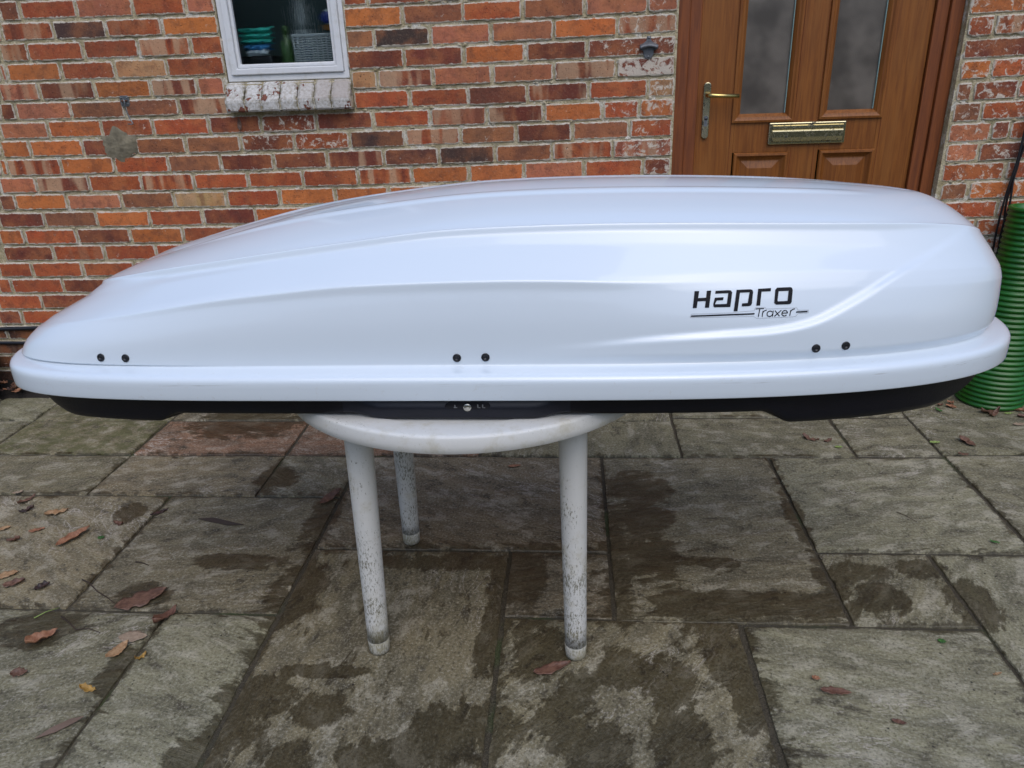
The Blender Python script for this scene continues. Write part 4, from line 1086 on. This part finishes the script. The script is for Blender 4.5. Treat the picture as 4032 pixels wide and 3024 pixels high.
    letters = {
        'H': [((292,183),(352,183),(308,375),(258,375)), ((330,262),(452,258),(446,296),(322,300)), ((450,182),(507,180),(466,374),(413,374))],
        'a': [((563,184),(735,180),(728,214),(556,217)), ((735,180),(762,184),(776,208),(722,222)), ((776,208),(738,371),(688,371),(722,222)), ((543,336),(696,334),(688,371),(536,371)),
              ((548,262),(662,258),(652,292),(572,294)), ((548,262),(572,294),(543,336),(524,330)), ((524,330),(543,336),(536,371),(522,358))],
        'p': [((835,179),(884,178),(826,421),(777,421)), ((882,178),(1015,176),(1006,210),(874,212)), ((1015,176),(1038,182),(1046,206),(996,220)), ((1046,206),(1018,335),(966,325),(996,220)),
              ((1018,335),(1004,358),(980,366),(966,325)), ((892,333),(968,330),(982,366),(885,367))],
        'r': [((1114,173),(1162,172),(1120,363),(1071,363)), ((1158,172),(1281,168),(1274,204),(1150,206))],
        'o': [((1360,166),(1530,164),(1518,204),(1376,206)), ((1530,164),(1552,170),(1560,196),(1503,214),(1518,204))[:4], ((1560,196),(1530,332),(1478,316),(1503,214)),
              ((1530,332),(1512,352),(1490,357),(1478,316)), ((1325,357),(1490,357),(1480,318),(1352,320)), ((1304,335),(1325,357),(1352,320),(1350,308)), ((1334,190),(1304,335),(1350,308),(1374,212)), ((1334,190),(1360,166),(1376,206),(1374,212))],
    }
    for k, qs in letters.items():
        m = MB()
        for q in qs: strip(m, *q)
        o = mesh_obj('letter', m.v, m.f, M_INK, lid)
    m = MB(); strip(m, (236,459), (1044,446), (1038,463), (230,476)); mesh_obj('underline', m.v, m.f, M_INK, lid)
    m = MB(); strip(m, (1580,441), (1727,439), (1720,455), (1573,457)); mesh_obj('underline', m.v, m.f, M_INK, lid)
    m = MB(); w = 11
    def arc(cx, cy, rx, ry, a0, a1, n=14, sh=.22):
        return [(cx + rx * math.cos(math.radians(a0 + (a1-a0)*i/n)) - sh * ry * math.sin(math.radians(a0 + (a1-a0)*i/n)), cy + ry * math.sin(math.radians(a0 + (a1-a0)*i/n))) for i in range(n + 1)]
    stroke(m, [(1060, 399), (1168, 397)], w); stroke(m, [(1114, 400), (1086, 492)], w)
    stroke(m, [(1152, 425), (1136, 492)], w); stroke(m, [(1144, 452), (1158, 432), (1176, 422), (1200, 416)], w)
    stroke(m, arc(1237, 459, 36, 31, 0, 330, 18), w); stroke(m, [(1285, 424), (1268, 492)], w)
    stroke(m, [(1306, 424), (1358, 491)], w); stroke(m, [(1388, 422), (1292, 491)], w)
    stroke(m, [(1392, 457), (1468, 455)], w); stroke(m, arc(1428, 458, 36, 31, -8, -318, 18), w)
    stroke(m, [(1508, 424), (1490, 490)], w); stroke(m, [(1500, 450), (1516, 428), (1534, 418), (1562, 411)], w)
    mesh_obj('script_lettering', m.v, m.f, M_INK, lid)
    # thin clear film edge round the sticker
    m = MB(); fo = [(222,484),(230,450),(250,444),(760,438),(792,432),(1040,420),(1056,384),(1180,384),(1200,404),(1590,400),(1600,428),(1738,430),(1732,462),(1600,466),(1570,496),(1520,503),(1062,508),(1030,484)]
    stroke(m, fo, 3.0, True)
    mesh_obj('sticker_edge', m.v, m.f, plain('clear_film_edge', (.33, .33, .33), .4), lid)
build_roofbox()

# ------------------------------------------------------------------ fallen leaves and twigs
LM = {'brown': mat_leaf('brown_leaf', (.10, .050, .032), (.19, .105, .070)), 'red': mat_leaf('red_brown_leaf', (.10, .045, .030), (.17, .085, .055)),
      'tan': mat_leaf('tan_leaf', (.30, .17, .08), (.40, .26, .14)), 'orange': mat_leaf('orange_leaf', (.22, .095, .048), (.34, .17, .095)),
      'dark': mat_leaf('dark_leaf', (.025, .016, .014), (.07, .035, .028)), 'pale': mat_leaf('pale_leaf', (.26, .19, .13), (.36, .28, .20)),
      'green': mat_leaf('green_leaf', (.03, .10, .02), (.06, .17, .03)), 'lime': mat_leaf('lime_leaf', (.20, .30, .07), (.30, .38, .12)), 'yellow': mat_leaf('yellow_leaf', (.28, .16, .03), (.40, .24, .06))}
def leaf(a, b, mat, label, wf=.5, curl=.3, lobes=0, sd=0, group='fallen leaves on the paving', z=.004, cat='leaf', lift=0.0):
    a = Vector((*a, 0)); b = Vector((*b, 0)); ax = b - a; L = ax.length
    if L < .02: L = .02
    ang = math.atan2(ax.y, ax.x); r = random.Random(sd or int(abs(a.x * 1000) + abs(a.y * 777)))
    NU, NV = 14, 6; V = []
    for i in range(NU + 1):
        u = i / NU; half = .45 * wf * L * (math.sin(math.pi * min(1, u * 1.0) ** .85) ** .75)
        if lobes: half *= (.60 + .42 * abs(math.sin(u * math.pi * lobes)))
        half *= r.uniform(.86, 1.1)
        for j in range(NV + 1):
            v = -1 + 2 * j / NV; y = half * v
            h = curl * L * .28 * (v * v) * (.5 + .5 * math.sin(u * 4 + sd)) + curl * L * .16 * (u - .5) ** 2 * 4 + .0035 * noise.noise(Vector((u * 6 + sd, v * 3, sd))) * (1 + 2 * curl)
            V.append((u * L, y, z + .001 + h + lift * u))
    Fc = [(i*(NV+1)+j, (i+1)*(NV+1)+j, (i+1)*(NV+1)+j+1, i*(NV+1)+j+1) for i in range(NU) for j in range(NV)]
    ca, sa = math.cos(ang), math.sin(ang)
    V = [(x * ca - y * sa, x * sa + y * ca, zz) for x, y, zz in V]
    me = bpy.data.meshes.new('leaf'); me.from_pydata(V, [], Fc); me.materials.append(LM[mat]); me.polygons.foreach_set('use_smooth', [True] * len(Fc))
    o = bpy.data.objects.new('fallen_leaf', me); COL.objects.link(o); o.location = a
    sm = o.modifiers.new('solid', 'SOLIDIFY'); sm.thickness = .0007
    return prop(o, label, cat, group)
LEAVES = [
 ((-1.807,-1.104),(-1.745,-1.062),'tan','tan oak leaf lying beside the black curled leaf',.5,.35,3),
 ((-1.954,-1.035),(-1.929,-.973),'brown','brown leaf stretched over the joint by the left edge',.35,.4,0),
 ((-2.031,-.960),(-1.996,-.944),'pale','small pale pinkish leaf on the far left joint',.45,.2,0),
 ((-1.914,-1.086),(-1.875,-1.058),'dark','nearly black curled leaf near the left edge',.5,.8,2),
 ((-1.80,-1.20),(-1.755,-1.178),'orange','flat faded orange leaf rotting into the slab',.5,.1,2),
 ((-1.645,-1.285),(-1.60,-1.172),'orange','long torn rust orange leaf on the left slab',.38,.3,3),
 ((-1.540,-1.229),(-1.518,-1.226),'green','tiny round green leaf left of the long joint',.9,.1,0),
 ((-1.530,-1.148),(-1.499,-1.146),'red','small tightly curled red brown leaf above the green one',.7,1.0,0),
 ((-1.432,-1.097),(-1.388,-1.055),'dark','dark red leaf lying across the sloping joint',.35,.3,0),
 ((-1.745,-1.440),(-1.679,-1.414),'tan','broad tan leaf at the left edge of the picture',.55,.15,0),
 ((-1.685,-1.480),(-1.630,-1.455),'brown','brown lobed leaf just below the broad tan one',.7,.4,3),
 ((-1.573,-1.496),(-1.545,-1.464),'dark','purple brown crumpled leaf left of the twig',.8,.6,2),
 ((-1.436,-1.725),(-1.388,-1.662),'orange','large orange curled leaf at the lower left',.62,.7,2),
 ((-1.132,-1.635),(-1.104,-1.560),'red','crinkled red leaf standing at the joint corner',.5,.7,2),
 ((-1.208,-1.680),(-1.130,-1.676),'pale','oval pale buff leaf right of the orange one',.62,.06,0),
 ((-1.196,-1.760),(-1.168,-1.700),'tan','folded buff leaf over the dark stain by the joint',.6,.3,0),
 ((-1.837,-1.252),(-1.793,-1.246),'red','little scrolled rust leaf near the left edge',.45,.9,0),
 ((-1.912,-1.196),(-1.882,-1.170),'tan','ochre leaf half out of the left edge',.6,.2,0),
 ((-1.410,-1.822),(-1.370,-1.815),'brown','round crumpled brown leaf near the lower left corner',.95,.5,4),
 ((-1.200,-1.862),(-1.155,-1.868),'yellow','ragged mustard yellow leaf scrap at the lower left',.5,.7,3),
 ((-1.112,-1.766),(-1.098,-1.738),'yellow','tiny yellow curled scrap in the slanting joint',.5,.9,2),
 ((-1.285,-1.570),(-1.175,-1.480),'brown','big dark brown maple shaped leaf flat above the joint',.62,.12,3),
 ((-.093,-1.772),(-.002,-1.738),'red','pointed red brown leaf touching the right front table foot',.38,.25,0),
 ((-.862,-1.020),(-.815,-.928),'brown','narrow brown leaf standing behind the left front table leg',.4,.4,0),
 ((.581,-1.800),(.650,-1.808),'red','ragged wine red leaf on the large right slab',.42,.15,4),
 ((.710,-1.884),(.740,-1.892),'red','small smooth dark red leaf on the large right slab',.45,.2,0),
 ((.573,-1.759),(.590,-1.764),'orange','tiny orange leaf above the ragged wine red one',.8,.1,0),
 ((.922,-1.622),(.936,-1.628),'green','tiny dark green leaf on the large right slab',.9,.2,0),
 ((1.264,-1.182),(1.286,-1.198),'green','small pointed green leaf at the right side',.4,.3,0),
 ((.998,-1.738),(1.020,-1.733),'tan','thin tan leaf sliver right of the big slab centre',.3,.4,0),
 ((1.364,-.536),(1.402,-.536),'lime','yellow green oval leaf lying on the joint near the right',.5,.1,0),
 ((1.488,-.500),(1.515,-.574),'brown','brown leaf with dark wet stalk right of the lime leaf',.5,.4,2),
 ((1.425,-.631),(1.462,-.633),'brown','dull pinkish leaf below the dark stalked one',.6,.3,2),
 ((.905,-.490),(.955,-.532),'brown','red brown folded leaf behind the joint under the box tail',.45,.6,2),
 ((.975,-.535),(1.008,-.515),'brown','smaller brown leaf beside the folded one under the box tail',.6,.4,2),
 ((1.000,-.577),(1.029,-.576),'lime','small lime leaf on the slab under the box tail',.5,.1,0),
 ((1.572,-.196),(1.600,-.232),'orange','bright orange leaf at the foot of the green tub',.6,.5,3),
 ((1.538,-.200),(1.566,-.190),'red','rust leaf left of the orange one by the green tub',.6,.5,2),
 ((1.514,-.232),(1.532,-.260),'green','bright green leaf at the edge of the litter heap',.4,.4,0),
 ((1.675,-.276),(1.752,-.250),'brown','large brown leaf leaning on the front of the green tub',.6,.8,2),
 ((1.690,-.312),(1.750,-.268),'brown','folded brown leaf in front of the leaning one',.3,.9,0),
 ((1.768,-.276),(1.802,-.276),'lime','pale lime leaf in front of the green tub',.5,.1,0),
 ((1.810,-.235),(1.850,-.268),'orange','orange brown leaf right of the pale lime one',.5,.7,2),
 ((1.800,-.308),(1.850,-.318),'brown','crumpled brown leaf below the orange one by the right edge',.5,.6,2),
 ((1.748,-.382),(1.796,-.376),'pale','flat pinkish leaf nearest the right edge of the paving',.6,.1,0),
 ((-.232,-.742),(-.186,-.730),'orange','faded orange leaf on the joint seen between the table legs',.5,.1,2),
]
for i, (a, b, mt, lab, wf, cu, lo) in enumerate(LEAVES):
    leaf(a, b, mt, lab, wf, cu, lo, i + 1)
r = random.Random(21)
for i in range(34):     # heap of litter between the wall and the green tub
    x = r.uniform(1.42, 1.62) if i < 20 else r.uniform(1.86, 2.05); y = r.uniform(-.21, -.02); a = r.uniform(0, 6.28); l = r.uniform(.03, .065)
    leaf((x, y), (x + l * math.cos(a), y + l * math.sin(a)), r.choice(['brown', 'dark', 'red', 'brown', 'orange']), 'dead brown leaf in the litter heap around the ribbed tubs', .55, r.uniform(.3, 1), r.choice((0, 2, 3)), 100 + i, 'litter heaped at the foot of the wall', r.uniform(.004, .03))
for i in range(16):
    x = r.uniform(-2.75, -2.40); y = r.uniform(-.13, -.02); a = r.uniform(0, 6.28); l = r.uniform(.04, .07)
    leaf((x, y), (x + l * math.cos(a), y + l * math.sin(a)), r.choice(['brown', 'dark', 'dark', 'orange']), 'dead leaf caught at the foot of the wall on the left', .55, r.uniform(.3, 1), r.choice((0, 2, 3)), 200 + i, 'leaves at the left foot of the wall', r.uniform(.03, .07))
for i, (x, y, z, a) in enumerate(((-2.66, -.035, .185, .4), (-2.585, -.035, .19, 2.0), (-2.69, -.04, .150, 1.2))):
    leaf((x, y), (x + .04 * math.cos(a), y + .01), 'brown', ['brown leaf stuck under the left cables', 'second brown leaf hanging right of the stuck one', 'brown leaf lowest under the left cables'][i], .7, .6, 3, 300 + i, 'leaves at the left foot of the wall', z)
lf = leaf((-1.285, -.0), (-1.285, .05), 'brown', 'dead brown leaf caught on the bricks under the sill', .4, .3, 0, 77, 'leaves on the wall', 0)
lf.rotation_euler = (math.radians(88), 0, 0); lf.location = (-1.357, -.008, 1.170)
def twig(pts, r_, mat, label, kind='twig'):
    m = MB(); n = len(pts); m.tube([(x, y, .005 + .003 * math.sin(i * 2.1)) for i, (x, y) in enumerate(pts)], [r_ * (1 - .5 * i / (n - 1)) for i in range(n)], 7)
    prop(m.obj(kind, mat, smooth=True), label, 'twig', 'twigs on the paving')
M_TWIG = plain('wet_twig', (.045, .028, .018), .7, vs=60); M_BARK = plain('bark_strip', (.15, .10, .075), .8, vs=60, bump=.002)
twig([(-1.457,-1.445),(-1.425,-1.462),(-1.38,-1.495),(-1.33,-1.525),(-1.295,-1.55)], .0022, M_TWIG, 'long thin brown twig crossing the joint on the left')
twig([(-1.417,-1.607),(-1.375,-1.635),(-1.345,-1.655),(-1.31,-1.652),(-1.265,-1.67)], .0020, M_TWIG, 'bent thin twig under the left horizontal joint')
twig([(-1.491,-1.616),(-1.47,-1.592),(-1.45,-1.568)], .0017, LM['lime'], 'short green grass blade at the joint crossing', 'grass_blade')
twig([(-1.341,-1.355),(-1.32,-1.360),(-1.291,-1.368)], .0022, M_TWIG, 'short dark twig above the big brown leaf')
twig([(1.052,-1.03),(1.07,-1.055),(1.094,-1.083)], .0014, M_TWIG, 'thin dark twig on the pale slab at the right')
m = MB(); m.add([(-1.217,-2.012,.004),(-1.190,-1.985,.012),(-1.160,-1.962,.014),(-1.137,-1.945,.006),(-1.150,-1.962,.004),(-1.180,-1.992,.004)], [(0,5,1),(1,5,4,2),(2,4,3)])
o = m.obj('bark_strip', M_BARK); so = o.modifiers.new('s', 'SOLIDIFY'); so.thickness = .004; prop(o, 'flat strip of grey brown bark at the lower left', 'bark')
m = MB(); m.add([(-1.257,-1.110,.004),(-1.20,-1.112,.010),(-1.13,-1.135,.010),(-1.083,-1.143,.004),(-1.14,-1.147,.004),(-1.21,-1.126,.004)], [(0,5,1),(1,5,4,2),(2,4,3)])
o = m.obj('bark_strip', M_TWIG); so = o.modifiers.new('s', 'SOLIDIFY'); so.thickness = .004; prop(o, 'dark curled strip of bark on the slab left of the table', 'bark')

# ------------------------------------------------------------------ unseen hedge added behind the camera to block low sky light
def build_added_hedge():
    r = random.Random(4); V = []; Fc = []
    for i in range(26000):
        x = r.uniform(-14, 14); y = -11 - 1.0 * r.random() - .5 * math.sin(x * 1.3) * .3; top = 3.1 + .35 * noise.noise(Vector((x * .6, 0, 2))) ; z = r.random() ** .9 * top
        s_ = r.uniform(.05, .11); a = Vector((r.uniform(-1, 1), r.uniform(-1, 1), r.uniform(-1, 1))).normalized(); b = a.orthogonal().normalized() * s_; a = a * s_ * .6
        p = Vector((x, y, z)); n = len(V); V += [tuple(p - b), tuple(p + a), tuple(p + b), tuple(p - a)]; Fc.append((n, n+1, n+2, n+3))
    t = empty('added_hedge', (0, -11.5, 0), 'unseen green hedge added behind the camera to block low sky light', 'hedge')
    mesh_obj('added_hedge_foliage', V, Fc, plain('added_hedge_leaves', (.045, .08, .025), .6, vs=4, var=.4), t)
    m = MB(); m.box((-14, -12.2, 0), (14, -11.6, 2.7)); m.obj('added_hedge_core', M_DKPOT, t)
build_added_hedge()
